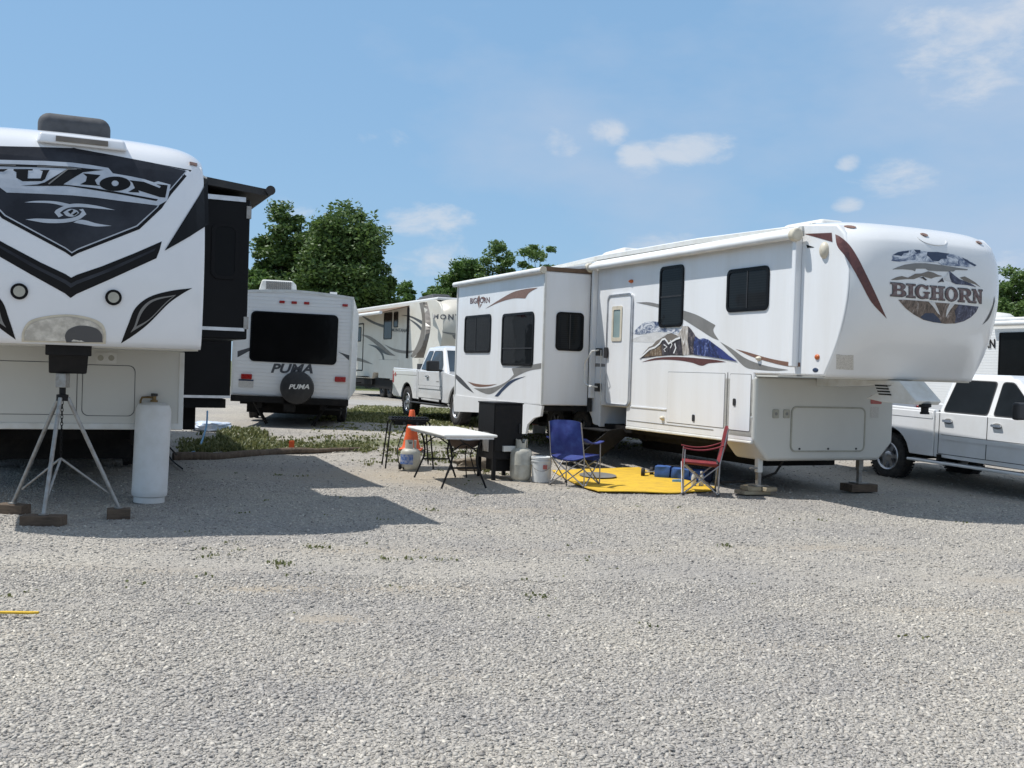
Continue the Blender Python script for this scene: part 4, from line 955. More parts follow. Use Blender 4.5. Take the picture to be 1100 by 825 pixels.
# ================================================================== PICKUPS
def pickup(fr, label, crew, wh_spokes, group=None):
    """local frame: x=0 the visible side, y forward is negative, rear axle y=0"""
    t = thing('pickup_truck', label, 'pickup truck', fr, group)
    WB = 3.89 if crew else 3.66; W = 2.0; cabR = -1.02 if crew else -.82; r = .40
    ws = -3.12 if crew else -2.82                                           # windscreen base
    def archpts(yc, rr=.50, z0=.50, n=12, rev=False):
        p = []
        for k in range(n+1):
            a = math.pi*k/n; p.append((yc+rr*math.cos(a), max(z0, .42+rr*math.sin(a)*.98)))
        return p
    # bed
    lo = .50
    bed = [(cabR+.01, 1.27), (1.20, 1.30), (1.25, 1.26), (1.26, .62), (1.15, .52)] + [p for p in archpts(0, .5) if True] + [(cabR+.01, .50)]
    def side(nm, loop, xa, xb, mat='truck', bv=.02, par=t): return MB().prism(loop, xa, xb, 'x').build(nm, M[mat], par, bevel=bv, seg=3)
    side('bed_side', bed, .0, .11); side('bed_side', bed, W-.11, W)
    MB().box(.09, W-.09, 1.17, 1.24, .60, 1.28).build('tailgate', M['truck'], t, bevel=.02)
    MB().box(.1, W-.1, cabR+.02, 1.2, .72, .78).box(.1, W-.1, cabR, cabR+.06, .7, 1.26).build('bed_liner', M['plast'], t)
    # fender flare character: slightly proud bed upper roll
    for x0, x1 in ((-.006, .05), (W-.05, W+.006)):
        MB().box(x0, x1, cabR+.03, 1.18, 1.10, 1.24).build('bed_shoulder', M['truck'], t, bevel=.02)
    # cab lower + hood
    fb = -WB-.95
    cab = [(cabR-.01, .50), (cabR-.01, 1.24), (ws, 1.24), (ws-.25, 1.20), (fb+.35, 1.10), (fb+.10, 1.02), (fb+.02, .85), (fb+.02, .55), (fb+.12, .42)] + archpts(-WB, .5)[::-1][0:0] 
    cab += [(-WB+ -.5, .45)] + [(y, z) for y, z in archpts(-WB, .5)[::-1]] + [(-WB+.5, .48)]
    side('cab_body', cab, .0, W, bv=.045)
    # greenhouse
    def gx(z): return .045 + max(0, (z-1.22))*.36
    zr = 1.86
    rear_t = cabR-.10; ws_t = ws+.78
    b = [(gx(1.22), ws, 1.22), (W-gx(1.22), ws, 1.22), (W-gx(1.22), cabR-.02, 1.22), (gx(1.22), cabR-.02, 1.22)]
    tp = [(gx(zr), ws_t, zr-.02), (W-gx(zr), ws_t, zr-.02), (W-gx(zr), rear_t, zr-.01), (gx(zr), rear_t, zr-.01)]
    MB().hexa(b, tp).build('greenhouse', M['truck'], t, bevel=.05, seg=4)
    MB().hexa([(gx(zr)+.05, ws_t+.1, zr-.03), (W-gx(zr)-.05, ws_t+.1, zr-.03), (W-gx(zr)-.05, rear_t-.08, zr-.03), (gx(zr)+.05, rear_t-.08, zr-.03)],
              [(gx(zr)+.15, ws_t+.25, zr+.03), (W-gx(zr)-.15, ws_t+.25, zr+.03), (W-gx(zr)-.15, rear_t-.15, zr+.02), (gx(zr)+.15, rear_t-.15, zr+.02)]).build('roof_panel', M['truck'], t, bevel=.02)
    SG = Surf(fr, 'x', lambda a, b: gx(b)); 
    class Mr(Surf):
        def pos(s, a, b, off=0): return (W-gx(b)+off, a, b)
    SGm = Mr(fr, 'x', lambda a, b: gx(b))
    zl, zh = (1.26, 1.77) if crew else (1.27, 1.74)
    k = (.78)/(zr-1.22)                                   # windscreen rake in y per z
    yA_ = lambda z: ws+.13+(z-1.22)*k
    if crew: pil = -2.06; rearw = [(cabR-.13, zl), (cabR-.22, zh), (pil+.06, zh), (pil+.06, zl)]
    else: pil = -1.45; rearw = [(cabR-.14, zl+.02), (cabR-.26, zh), (pil+.04, zh), (pil+.04, zl)]
    frontw = [(pil-.06, zl), (pil-.06, zh), (yA_(zh), zh), (yA_(zl+.13), zl+.13), (yA_(zl+.13)-.05, zl)]
    def rnd(lp, rad=.06):
        out = []; n = len(lp)
        for i in range(n):
            a, b, c = Vector(lp[i-1]), Vector(lp[i]), Vector(lp[(i+1) % n])
            u = (a-b); v = (c-b); rd = min(rad, u.length*.4, v.length*.4); u.normalize(); v.normalize()
            for j in range(5):
                s = j/4; out.append(tuple((b+u*rd)*(1-s)**2 + b*2*s*(1-s) + (b+v*rd)*s*s))
        return out
    for S in (SG, SGm):
        for nm, lp in (('rear_door_window', rearw), ('front_door_window', frontw)):
            cxx = sum(p[0] for p in lp)/len(lp); czz = sum(p[1] for p in lp)/len(lp)
            big = [(cxx+(a-cxx)*1.035, czz+(b-czz)*1.06) for a, b in lp]
            o = plate(nm, S, [[rnd(big), rnd(lp)]], M['plast'], t, .001, .004)
            plate('pane', S, [[rnd(lp)]], M['carglass_dark' if crew else 'carglass'], o, .0015, .001)
    # windscreen and rear window
    def quad(nm, pts, mat, par=t): return MB().add(pts, [(0, 1, 2, 3)]).build(nm, M[mat], par)
    e = .006
    def wsp(x, z, o=e): return (x, ws+(z-1.22)*.78/(zr-.02-1.22)-o*1.3, z)
    quad('windscreen', [wsp(.16, 1.25), wsp(W-.16, 1.25), wsp(W-.32, 1.77), wsp(.32, 1.77)], 'carglass')
    quad('rear_window', [(.25, cabR-.02-.0+.0, 1.32), (W-.25, cabR-.02, 1.32), (W-.36, cabR-.085, 1.75), (.36, cabR-.085, 1.75)], 'carglass')
    # doors: seams, handles, mouldings
    SB = Surf(fr, 'x', 0.0)
    class Ml(Surf):
        def pos(s, a, b, off=0): return (W+off, a, b)
    for S in (SB, Ml(fr, 'x', 0.0)):
        edges = [cabR-.10, pil, ws+.08] if crew else [pil+.02 if False else cabR-.12, ws+.08]
        mb = MB()
        for y in edges: plate('s', S, [[[(y-.006, .56), (y+.006, .56), (y+.006, 1.225), (y-.006, 1.225)]]], None, None, .001, .0015, mb=mb)
        plate('s', S, [[[(cabR-.10, .555), (ws+.08, .555), (ws+.08, .565), (cabR-.10, .565)]]], None, None, .001, .0015, mb=mb)
        mb.build('door_seam', M['plast'], t)
        hs = [cabR-.24, pil-.14] if crew else [pil-.16]
        for y in hs:
            d = plate('door_handle', S, [[rrloop(y-.13, y+.05, 1.085, 1.125, .018)]], M['chrome'], t, .012, .03, smooth=30)
            plate('handle_cup', S, [[ell(y-.04, 1.10, .09, .045)]], M['grey'], d, .001, .002)
        plate('side_moulding', S, [[rrloop(ws+.14, cabR-.16, .80, .87, .012)]], M['truck'], t, .001, .014)
        plate('moulding_shadow_line', S, [[rrloop(ws+.14, cabR-.16, .872, .879, .002, 1)]], M['grey'], t, .001, .012)
    # rocker, steps, wells
    for x0, x1, s in ((-.10, .10, 1), (W-.10, W+.10, -1)):
        if crew: MB().prism([(0, .40), (0, .455), (.03, .47), (.22, .47), (.22, .42)], ws-.1, .62, 'y')
        a, bb = (x0, x1)
        MB().box(a, bb, ws-.15, (-.58 if not crew else -.55), .395, .44).build('running_board', M['truck'] if crew else M['plast'], t, bevel=.015)
        for y in (ws+.1, -1.2): MB().box(min(a, bb)+.05, max(a, bb)+.05*s, y, y+.06, .42, .55).build('step_bracket', M['chassis'], t)
    for yc in (0, -WB):
        mb = MB(); n = 14; vs = []; fs = []
        for x in (.03, W-.03):
            for k in range(n+1):
                a = math.pi*k/n; vs.append((x, yc+.49*math.cos(a), .40+.49*math.sin(a)))
        for k in range(n): fs.append((k, k+1, n+2+k, n+1+k))
        mb.add(vs, fs); mb.build('wheel_well', M['chassis'], t)
        for x, s in ((.14, -1), (W-.14, 1)): wheel(t, (x, yc, r), r, .27, s, .62, wh_spokes)
    MB().box(.3, W-.3, -4.3, 1.1, .45, .62).box(.45, W-.45, -.08, .08, .35, .45).build('chassis', M['chassis'], t)
    # mirrors
    for s, xx in ((-1, 0), (1, W)):
        y = ws+.30; m = MB()
        m.box(min(xx+s*.02, xx+s*.34), max(xx+s*.02, xx+s*.34), y-.06, y+.07, 1.24, 1.50)
        o = m.build('door_mirror', M['plast'], t, bevel=.04, seg=3)
        MB().tube([(xx-s*.08, y, 1.24), (xx+s*.12, y, 1.30)], .03).build('mirror_arm', M['plast'], o)
    # front and rear
    MB().box(.0, W, fb-.12, fb+.06, .48, .68).build('front_bumper', M['chrome'], t, bevel=.04, seg=3)
    MB().box(.42, W-.42, fb-.0, fb+.05, .72, 1.0).build('grille', M['plast'], t, bevel=.01)
    for x in (.04, W-.40): MB().box(x, x+.36, fb-.005, fb+.1, .74, .98).build('headlight', M['lens'], t, bevel=.03)
    MB().box(.04, W-.04, 1.25, 1.42, .55, .72).build('rear_bumper', M['chrome'], t, bevel=.03)
    for x in (-.004, W-.14): MB().box(x, x+.144, 1.12, 1.267, .88, 1.22).build('tail_light', M['red'], t, bevel=.015)
    MB().tube([(.2, ws-.35, 1.18), (.2, ws-.35, 1.9)], .005, 5).build('antenna', M['plast'], t)
    return t
# rear axles on the visible side: fitted from the photograph
tz = gh(-2.8, 27.7)
A1 = Frame(-2.80, 27.75, tz, 24)
tA = pickup(A1, 'white extended cab pickup parked behind the folding table, with black door mirror', False, 6, 'white pickups parked by the trailers')
MB().box(.15, 1.85, -.75, -.35, 1.1, 1.42).build('bed_toolbox', M['plast'], tA, bevel=.01)
S_ = Surf(A1, 'x', 0.0)
plate('side_emblem', S_, [[ell(1.0, 1.12, .08, .05)]], M['redst'], tA, .008)
plate('door_badge', S_, [[rrloop(-2.5, -2.3, .98, 1.0, .004, 1)]], M['grey'], tA, .003)
A2 = Frame(6.08, 16.85, .03, 25, tx=1.3, sc=.93)
tB = pickup(A2, 'white crew cab pickup at the right edge, half shaded by the trailer nose', True, 6, 'white pickups parked by the trailers')
# ================================================================== CAMP THINGS
def wd(x, y, z, ox, oy, yaw, X, Y): pass
def at(P, yaw=0): return Frame(P[0], P[1], P[2], yaw)
# folding table
Tc = Vector((-.83, 14.39, 0)); TF = at(Tc, 20.5)
tb = thing('folding_table', 'white plastic folding table with black legs standing on the gravel', 'table', TF)
MB().box(-.37, .37, -.92, .92, .702, .738).build('table_top', M['hdpe'], tb, bevel=.018, seg=3)
MB().box(-.33, .33, -.88, .88, .675, .70).build('apron', M['alu'], tb)
for e in (-1, 1):
    y = e*.66; mb = MB()
    for s in (-1, 1):
        mb.tube([(s*.24, y, .69), (s*.19, y, .55), (s*.17, y, .42), (s*.18, y, .32), (s*.24, y, .18), (s*.31, y+e*.02, .012)], .014, 8)
        mb.tube([(s*.17, y, .50), (s*.05, y, .585), (0, y, .60)], .010, 6)
    mb.tube([(-.18, y, .28), (.18, y, .28)], .013, 8); mb.tube([(0, y, .60), (0, e*.2, .69)], .010, 6)
    mb.build('leg_frame', M['mblack'], tb, smooth=60)
# griddle
g0 = G(437.5, 501.5); g0 = at(g0, 12)
gs = thing('camp_stove', 'black two-burner camp stove on splayed legs beside the traffic cone', 'camp stove', g0)
mb = MB().box(-.30, .30, -.25, .25, .735, .765); mb.build('top_frame', M['mblack'], gs, bevel=.008)
mb = MB()
for i in range(13): x = -.28+i*.0467; mb.box(x-.006, x+.006, -.23, .23, .765, .785)
for y in (-.12, .12): mb.box(-.28, .28, y-.006, y+.006, .762, .783)
mb.build('grate', M['mblack'], gs)
mb = MB()
for x in (-.14, .14): mb.lathe([(.10, .66), (.10, .70), (.06, .735)], (x, 0, 0), 16)
mb.box(-.24, .24, -.28, -.25, .68, .735); mb.build('burners', M['chassis'], gs)
for x in (-.1, .1): MB().lathe([(.022, 0), (.018, .03)], (x, -.31, .70), 12, 'y').build('knob', M['plast'], gs)
for sx in (-1, 1):
    for sy in (-1, 1): MB().tube([(sx*.25, sy*.21, .74), (sx*.30, sy*.24, .70), (sx*.37, sy*.31, .0)], .013).build('leg', M['mblack'], gs, smooth=60)
MB().tube([(-.05, -.25, .68), (-.14, -.3, .5), (-.20, -.33, .3), (-.18, -.4, .1), (-.05, -.46, .02), (.02, -.50, .05)], .009).build('gas_hose', M['rubber'], gs, smooth=60)
MB().lathe([(.045, -.02), (.045, .02)], (-.16, -.42, .045), 14, 'x').lathe([(.03, -.02), (.03, .04)], (-.10, -.46, .035), 14, 'x').build('regulator', M['mblack'], gs)
# cone
cg = G(441.5, 482.5)
cn = thing('traffic_cone', 'orange traffic cone behind the black camp stove', 'cone', at(cg))
MB().lathe([(.185, .03), (.16, .05), (.125, .2), (.075, .48), (.045, .70), (.035, .71), (.001, .712)], n=24).build('cone_body', M['orange'], cn, smooth=50)
MB().box(-.2, .2, -.2, .2, 0, .03).build('base', M['orange'], cn, bevel=.01)
# gas cylinders
def cylinder20(P, label, r, h, mat, yaw=0, lab=False, nm='propane_tank', cat='gas cylinder'):
    t = thing(nm, label, cat, at(P, yaw), 'portable gas cylinders'); sh = h-.12
    prof = [(r*.72, .015), (r*.88, .03), (r*.97, .07), (r, .12), (r*1.004, sh*.5-.004), (r*1.012, sh*.5), (r*1.004, sh*.5+.004), (r, sh-.10), (r*.96, sh-.055), (r*.80, sh-.02), (r*.45, sh), (.001, sh+.004)]
    MB().lathe(prof, n=40).build('vessel', mat, t, smooth=40)
    MB().lathe([(r*.72, 0), (r*.74, .0), (r*.74, .05), (r*.70, .05)], n=32).build('foot_ring', mat, t, smooth=40)
    mb = MB(); rr = r*.56; vs = []; n = 24
    for k in range(n):
        a = 2*math.pi*k/n; aa = (a-math.pi*1.5+math.pi) % (2*math.pi)-math.pi
        lo = sh-.01; 
        hi = h if abs(aa) > .9 else h-.05
        if .5 < abs(aa) < .9: hi = h
        for (q, z) in ((rr, lo), (rr, hi), (rr-.006, hi), (rr-.006, lo)): vs.append((q*math.cos(a), q*math.sin(a), z))
    fs = []
    for k in range(n):
        if k % 8 == 4: continue
        a = k*4; b = ((k+1) % n)*4
        for j in range(4): fs.append((a+j, b+j, b+(j+1) % 4, a+(j+1) % 4))
    mb.add(vs, fs); mb.build('collar', mat, t)
    v = MB().tube([(0, 0, sh-.01), (0, 0, sh+.06)], .017).tube([(0, 0, sh+.035), (0, -.05, sh+.035)], .014).build('valve', M['brass'], t)
    MB().lathe([(.03, 0), (.033, .01), (.03, .022)], (0, 0, sh+.062), 12).build('handwheel', M['plast'], v)
    if lab:
        vs = []; fs = []; n = 12
        for k in range(n+1):
            a = R(205)+R(85)*k/n
            for z in (.10, .25): vs.append(((r+.005)*math.cos(a), (r+.005)*math.sin(a), z))
        for k in range(n): fs.append((2*k, 2*k+2, 2*k+3, 2*k+1))
        MB().add(vs, fs).build('paper_label', M['label_blue'], t)
    return t
cylinder20(G(440.5, 505), 'small grey-white propane cylinder with a blue paper label under the camp stove', .155, .46, M['tankg'], lab=True)
cylinder20(G(559, 516.5), 'larger off-white propane cylinder standing beside the white pail', .157, .60, M['tankg'], yaw=20)
# portable fire bowl under the near end of the table
fb_ = thing('fire_bowl', 'round steel-rimmed fire bowl on thin black legs under the table end', 'fire bowl', at(G(497, 511), 15))
MB().lathe([(.02, .40), (.12, .41), (.20, .45), (.25, .53), (.26, .545)], n=32).build('bowl', M['rust'], fb_, smooth=50)
MB().lathe([(.24, .545), (.24, .56), (.30, .565), (.305, .55), (.25, .545)], n=32).build('rim', M['alu'], fb_, smooth=50)
for k in range(3):
    a = R(30+120*k); MB().tube([(.2*math.cos(a), .2*math.sin(a), .46), (.14*math.cos(a), .14*math.sin(a), .3), (.26*math.cos(a), .26*math.sin(a), .0)], .009).build('leg', M['mblack'], fb_)
MB().tube([(.15*math.cos(R(t)), .15*math.sin(R(t)), .34) for t in range(0, 361, 24)], .006, 6).build('leg_ring', M['mblack'], fb_)
MB().box(-.28, .28, -.02, .02, .40, .415).build('cross_bar', M['mblack'], fb_)
# rough stump behind it
def rocky(nm, P, yaw, sx, sy, sz, mat, label, cat, seed, group=None):
    rnd = random.Random(seed); bm = bmesh.new(); bmesh.ops.create_icosphere(bm, subdivisions=4, radius=1)
    from mathutils import noise
    for v in bm.verts:
        d = v.co.copy(); f = 1+.28*noise.noise(d*1.6+Vector((seed, 0, 0)))+.12*noise.noise(d*4+Vector((0, seed, 0)))
        q = Vector((max(-.82, min(.82, d.x)), max(-.8, min(.8, d.y)), max(-.75, min(.78, d.z))))*f
        v.co = Vector((q.x*sx, q.y*sy, (q.z+.6)*sz))
    me = bpy.data.meshes.new(nm); bm.to_mesh(me); bm.free(); me.materials.append(mat); me.shade_smooth(); me.set_sharp_from_angle(angle=R(35))
    o = bpy.data.objects.new(nm, me); col.objects.link(o); o.location = P; o.rotation_euler.z = R(yaw); return tag(o, label, cat, group)
rocky('stone_block', G(507, 504.5), 20, .32, .2, .13, M['rock'], 'rough brown stone block on the gravel behind the fire bowl', 'rock', 3)
# smoker cabinet
sk0 = Vector((-.24, 14.95, 0)); SM = at(sk0, 24)
sm = thing('smoker_cabinet', 'tall black steel smoker cabinet on short legs beside the white table', 'smoker', SM)
MB().box(0, .45, 0, .60, .30, 1.10).build('cabinet', M['mblack'], sm, bevel=.006)
MB().box(-.01, .46, -.012, .61, 1.10, 1.118).build('lid', M['mblack'], sm, bevel=.004)
d = MB().box(.015, .435, -.022, -.001, .42, 1.08).build('door', M['mblack'], sm, bevel=.004)
MB().box(.38, .40, -.05, -.022, .68, .82).build('door_handle', M['plast'], d, bevel=.004)
MB().box(-.014, -.001, .15, .38, .40, .68).build('side_plate', M['galv'], sm, bevel=.003)
for x in (.0, .40):
    for y in (0, .55): MB().box(x, x+.05, y, y+.05, 0, .31).build('leg', M['mblack'], sm)
MB().box(.13, .33, -.07, -.0, .42, .50).build('side_shelf', M['offwhite'], sm, bevel=.006)
MB().box(.10, .45, .1, .5, .12, .30).build('firebox', M['mblack'], sm, bevel=.006)
# pail
pl_ = G(581, 518); pt = thing('pail', 'white plastic pail with wire handle between the gas cylinder and blue chair', 'pail', at(pl_))
MB().lathe([(.115, 0), (.125, .01), (.14, .28), (.142, .30), (.15, .302), (.15, .318), (.143, .32), (.142, .335), (.152, .338), (.152, .365), (.14, .37), (.135, .36), (.001, .358)], n=32).build('bucket_body', M['pail'], pt, smooth=40)
MB().tube([(.150*math.cos(R(t)), -.05-.09*math.sin(R(t)), .31-.14*math.sin(R(t))) for t in range(0, 181, 15)], .004, 6).build('bail', M['galv'], pt)
MB().box(.02, .08, -.149, -.12, .20, .26).build('label_patch', M['redst'], pt)
# camp chairs; chair faces local -y
def camp_chair(P, yaw, fab, label, back_h=.88, arm='flat'):
    t = thing('camp_chair', label, 'camp chair', at(P, yaw), 'folding camp chairs'); w = .27; yb, yf = .22, -.24
    r = .0095; sz = .42
    for sx in (-1, 1):
        x = sx*w
        MB().tube([(x, yb, 0), (x*.98, yb+.01, sz), (x*.93, yb+.11, back_h)], r, 8).build('back_post', M['steel'], t, smooth=60)
        MB().tube([(x, yf, 0), (x, yf, sz-.04), (x, yf+.01, .62)], r, 8).build('arm_post', M['steel'], t, smooth=60)
        MB().tube([(x, yf, .02), (x*.97, yb, sz-.02)], r, 8).tube([(x+sx*.012, yb, .02), (x*.97+sx*.012, yf, sz-.02)], r, 8).build('side_brace', M['steel'], t, smooth=60)
    for y, e in ((yf, -.012), (yb, .012)):
        MB().tube([(-w, y, .02), (w*.95, y, sz-.02)], r, 8).tube([(w, y+e, .02), (-w*.95, y+e, sz-.02)], r, 8).build('cross_brace', M['steel'], t, smooth=60)
    for sx in (-1, 1):
        for y in (yf, yb): MB().lathe([(.022, 0), (.02, .02), (.012, .035)], (sx*w, y, 0), 10).build('foot', M['plast'], t)
    def cloth(nm, fn, nu, nv, th, mat):
        vs = []; fs = []
        for lay in (0, 1):
            for j in range(nv+1):
                for i in range(nu+1):
                    p, n = fn(i/nu, j/nv); vs.append(p+n*(th*(lay-.5)))
        a0 = (nu+1)*(nv+1)
        for lay in (0, 1):
            for j in range(nv):
                for i in range(nu):
                    a = lay*a0+j*(nu+1)+i; fs.append((a, a+1, a+nu+2, a+nu+1))
        bd = [i for i in range(nu+1)] + [(j+1)*(nu+1)+nu for j in range(nv)] + [nv*(nu+1)+i for i in range(nu-1, -1, -1)] + [j*(nu+1) for j in range(nv-1, 0, -1)]
        for k in range(len(bd)): a, b = bd[k], bd[(k+1) % len(bd)]; fs.append((a, b, b+a0, a+a0))
        return MB().add(vs, fs).build(nm, mat, t, smooth=50)
    def seat(u, v):
        x = (u-.5)*2*w*.97; y = yf+.0+(yb-yf)*v; s = (1-(2*u-1)**2)
        return Vector((x, y, sz+.02-.055*s*(.6+.4*v)-.02*v)), Vector((0, 0, 1))
    def back(u, v):
        vv = v; top = .03*(1-(2*u-1)**4)*(v**2)
        x = (u-.5)*2*w*(.97-.05*v); s = (1-(2*u-1)**2)
        z = sz+.03+(back_h-sz-.03)*v+top; y = yb+.01+.10*v+.045*s*math.sin(math.pi*min(1, v*1.05))+.006*math.sin(14*u+5*v)
        return Vector((x, y, z)), Vector((0, 1, 0))
    cloth('seat', seat, 10, 8, .012, fab); cloth('backrest', back, 12, 12, .012, fab)
    for sx in (-1, 1):
        def armf(u, v, sx=sx):
            x = sx*(w+.01)+(u-.5)*.075; y = yf-.02+(yb+.08-yf)*v
            return Vector((x, y, .63+.05*v*v-.035*math.sin(math.pi*v))), Vector((0, 0, 1))
        cloth('armrest', armf, 3, 10, .014, fab)
    def skirt(u, v): return Vector(((u-.5)*2*w*.97, yf-.006, sz+.02-.09*v)), Vector((0, 1, 0))
    cloth('front_flap', skirt, 4, 2, .006, fab)
    return t
bcp = (G(589.6, 522)+G(642.6, 524.6)+G(611.5, 524)+G(620.7, 526))/4
bcp = G(617, 521.5)
camp_chair(bcp, 148, M['bluefab'], 'blue folding camp chair seen from behind, facing the yellow mat', .90)
rcp = G(752, 530)
camp_chair(rcp, -97, M['redfab'], 'red folding camp chair in profile at the right end of the mat', .90)
# yellow mat: thin sheet cut to its outline
def sheet(nm, pts, mat, label, cat, th=.012, wav=.012, kind=None, step=.07):
    P = [G(*p) for p in pts]; mx = sum((p for p in P), Vector())/len(P)
    V = [Vector((p.x-mx.x, p.y-mx.y)) for p in P]; lp = [tuple(v) for v in smooth_loop([tuple(v) for v in V], 6, 35)]
    from mathutils import noise
    class GS:
        def pos(s, a, b, off=0): return (a, b, gh(mx.x+a, mx.y+b)-mx.z+off+.004+wav*(1+(.7*noise.noise(Vector((a*2.2, b*2.2, 3)))+.3*noise.noise(Vector((a*7, b*7, 5))))))
    o = plate(nm, GS(), [[lp]], mat, None, 0, th, step=step); o.location = mx; 
    return tag(o, label, cat, kind=kind)
sheet('floor_mat', [(593,507),(640,505),(686,503.5),(702,509),(735,517),(768,525),(764,528.5),(745,529.5),(720,531),(680,530),(643,529.5),(628,525),(612,518)], M['yellow'], 'bright yellow mat spread on the gravel between the two camp chairs', 'mat')
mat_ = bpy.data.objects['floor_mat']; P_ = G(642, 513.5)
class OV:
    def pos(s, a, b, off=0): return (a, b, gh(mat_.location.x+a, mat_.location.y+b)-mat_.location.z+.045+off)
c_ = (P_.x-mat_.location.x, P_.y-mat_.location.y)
plate('grey_oval', OV(), [[ell(c_[0], c_[1], .28, .36)]], M['grey'], mat_, 0, .002)  # flat grey oval on the mat
# folded blue wagon with two little wheels
w0 = G(715, 514); WA = at(w0, -16)
wg = thing('folded_wagon', 'folded blue fabric wagon lying on the yellow mat with two small wheels', 'wagon', WA)
def puffy(nm, x0, x1, y0, y1, z0, z1, mat, par, seed):
    from mathutils import noise
    bm = bmesh.new(); bmesh.ops.create_cube(bm, size=1); bmesh.ops.subdivide_edges(bm, edges=bm.edges[:], cuts=9, use_grid_fill=True)
    for v in bm.verts:
        c = v.co; k = 1-.10*((2*c.x)**6+(2*c.y)**6+(2*c.z)**6)/3*.6
        p = Vector((x0+(c.x+.5)*(x1-x0), y0+(c.y+.5)*(y1-y0), z0+(c.z+.5)*(z1-z0)))
        m = Vector(((x0+x1)/2, (y0+y1)/2, (z0+z1)/2)); p = m+(p-m)*k
        p += Vector((1, 1, 1))*.014*noise.noise(p*9+Vector((seed, 0, 0))); p.z = max(z0, p.z); v.co = p
    me = bpy.data.meshes.new(nm); bm.to_mesh(me); bm.free(); me.materials.append(mat); me.shade_smooth(); me.set_sharp_from_angle(angle=R(50))
    o = bpy.data.objects.new(nm, me); col.objects.link(o); o.parent = par; return o
puffy('fabric_bundle', -.16, .08, -.12, .18, .02, .19, M['bluefab2'], wg, 1)
puffy('fabric_bundle', .09, .38, -.13, .17, .01, .17, M['bluefab2'], wg, 2)
puffy('fabric_bundle', .37, .60, -.14, .15, .01, .16, M['bluefab2'], wg, 3)
puffy('end_panel', .595, .70, -.13, .16, .0, .16, M['navyfab'], wg, 4)
for y in (-.06, .16):
    MB().lathe([(.03, -.018), (.07, -.022), (.075, -.01), (.075, .01), (.07, .022), (.03, .018)], (-.34 if y < 0 else -.24, y, .078), 20, 'x').build('small_wheel', M['rubber'], wg, smooth=40)
    MB().lathe([(.035, -.024), (.001, -.028)], (-.34 if y < 0 else -.24, y, .078), 14, 'x').build('hub', M['hdpe'], wg)
MB().tube([(-.34, -.06, .078), (-.15, -.02, .1)], .01).tube([(-.24, .16, .078), (-.15, .1, .1)], .01).tube([(-.34, -.06, .078), (-.24, .16, .078)], .01).build('axle', M['galv'], wg)
MB().tube([(.0, .05, .195), (.3, .04, .19), (.5, .05, .175)], .010).build('pull_bar', M['plast'], wg)
pk = thing('snack_packet', 'small light blue packet lying at the front of the blue wagon', 'packet', at(G(727.5, 519.5), -20))
puffy('packet_body', -.07, .07, -.03, .03, 0, .06, M['hose'], pk, 5)
M['clear'] = pm('clear_bottle', (.55, .57, .57), .12, scale=12, spec=.8)
for i, px in enumerate((745, 753)):
    P_ = G(px, 524); bt = thing('water_bottle', ('left' if i == 0 else 'right')+' one of two clear water bottles standing below the red chair seat', 'bottle', at((P_.x, P_.y, P_.z)), 'clear bottles by the red chair')
    MB().lathe([(.03, 0), (.036, .01), (.036, .14), (.033, .17), (.015, .20), (.013, .215)], n=18).build('bottle_body', M['clear'], bt, smooth=40)
    MB().lathe([(.016, .212), (.016, .235)], n=14).build('cap', M['hdpe'], bt)
# blocks under jacks
def block(P, yaw, sx, sy, sz, mat, label, grp=None, cat='wood block', z=0):
    mb = MB().box(-sx/2, sx/2, -sy/2, sy/2, 0, sz); o = mb.build('wood_block', mat, None, bevel=.008); o.location = (P[0], P[1], P[2]+z); o.rotation_euler.z = R(yaw); return tag(o, label, cat, grp)
jl = B.w(.26, .18, 0); jr = B.w(2.1, .25, 0)
block((jl.x-.07, jl.y+.02, 0), 20, .42, .26, .05, M['woodl'], 'lower pale plank under the near landing leg of the mural trailer', 'blocks under the landing legs')
block((jl.x-.1, jl.y+.0, .052), 14, .2, .24, .06, M['woodl'], 'pale wood block on the left of the plank under the near landing leg', 'blocks under the landing legs')
block((jl.x+.11, jl.y-.02, .052), 30, .2, .22, .055, M['woodl'], 'pale wood block on the right of the plank under the near landing leg', 'blocks under the landing legs')
block((jr.x, jr.y, 0), 20, .45, .28, .11, M['wood'], 'shaded wood block under the far landing leg of the mural trailer', 'blocks under the landing legs')
# tripod stand
hub = Vector((-4.36, 10.12, 1.20)); TF_ = at((hub.x, hub.y, 0))
tr = thing('tripod_stand', 'galvanised tripod stand with chain supporting the black pin box', 'tripod stand', TF_)
feet = [G(12, 546), G(43.5, 560), G(124.5, 551)]
bl = [(G(10, 553), (.31, .15), -12, 'dark wood block under the left tripod foot, at the photo edge'), (G(43, 566), (.38, .17), 5, 'longest wood block, under the middle tripod foot nearest the viewer'), (G(124.5, 558), (.22, .16), 20, 'short wood block under the right tripod foot beside the tall tank')]
hs = .10
for i, (P_, (sx, sy), yw_, lb) in enumerate(bl):
    P_ = P_+Vector((0, .07, 0)); block(P_, yw_, sx, sy, hs, M['wood'], lb, 'wood blocks under the tripod feet'); feet[i] = Vector((P_.x, P_.y, P_.z+hs+.004))
for k, f in enumerate(feet):
    d = f-Vector((hub.x, hub.y, 0)); q = Vector((d.x, d.y, 0)).normalized()*.05
    MB().tube([q+Vector((0, 0, 1.19)), d], .020, 10).build('leg', M['galv'], tr, smooth=60)
    MB().lathe([(.045, 0), (.045, .008), (.025, .012)], tuple(d), 12).build('foot_pad', M['galv'], tr)
    m = q.normalized()*.0+Vector((0, 0, .62)); e = q+(d-q)*1; k1 = Vector((d.x, d.y, d.z))*.82+Vector((0, 0, 1.19))*.18
    MB().tube([Vector((0, 0, .60)), Vector((d.x*.80, d.y*.80, .62*.42))], .012, 8).build('brace', M['galv'], tr, smooth=60)
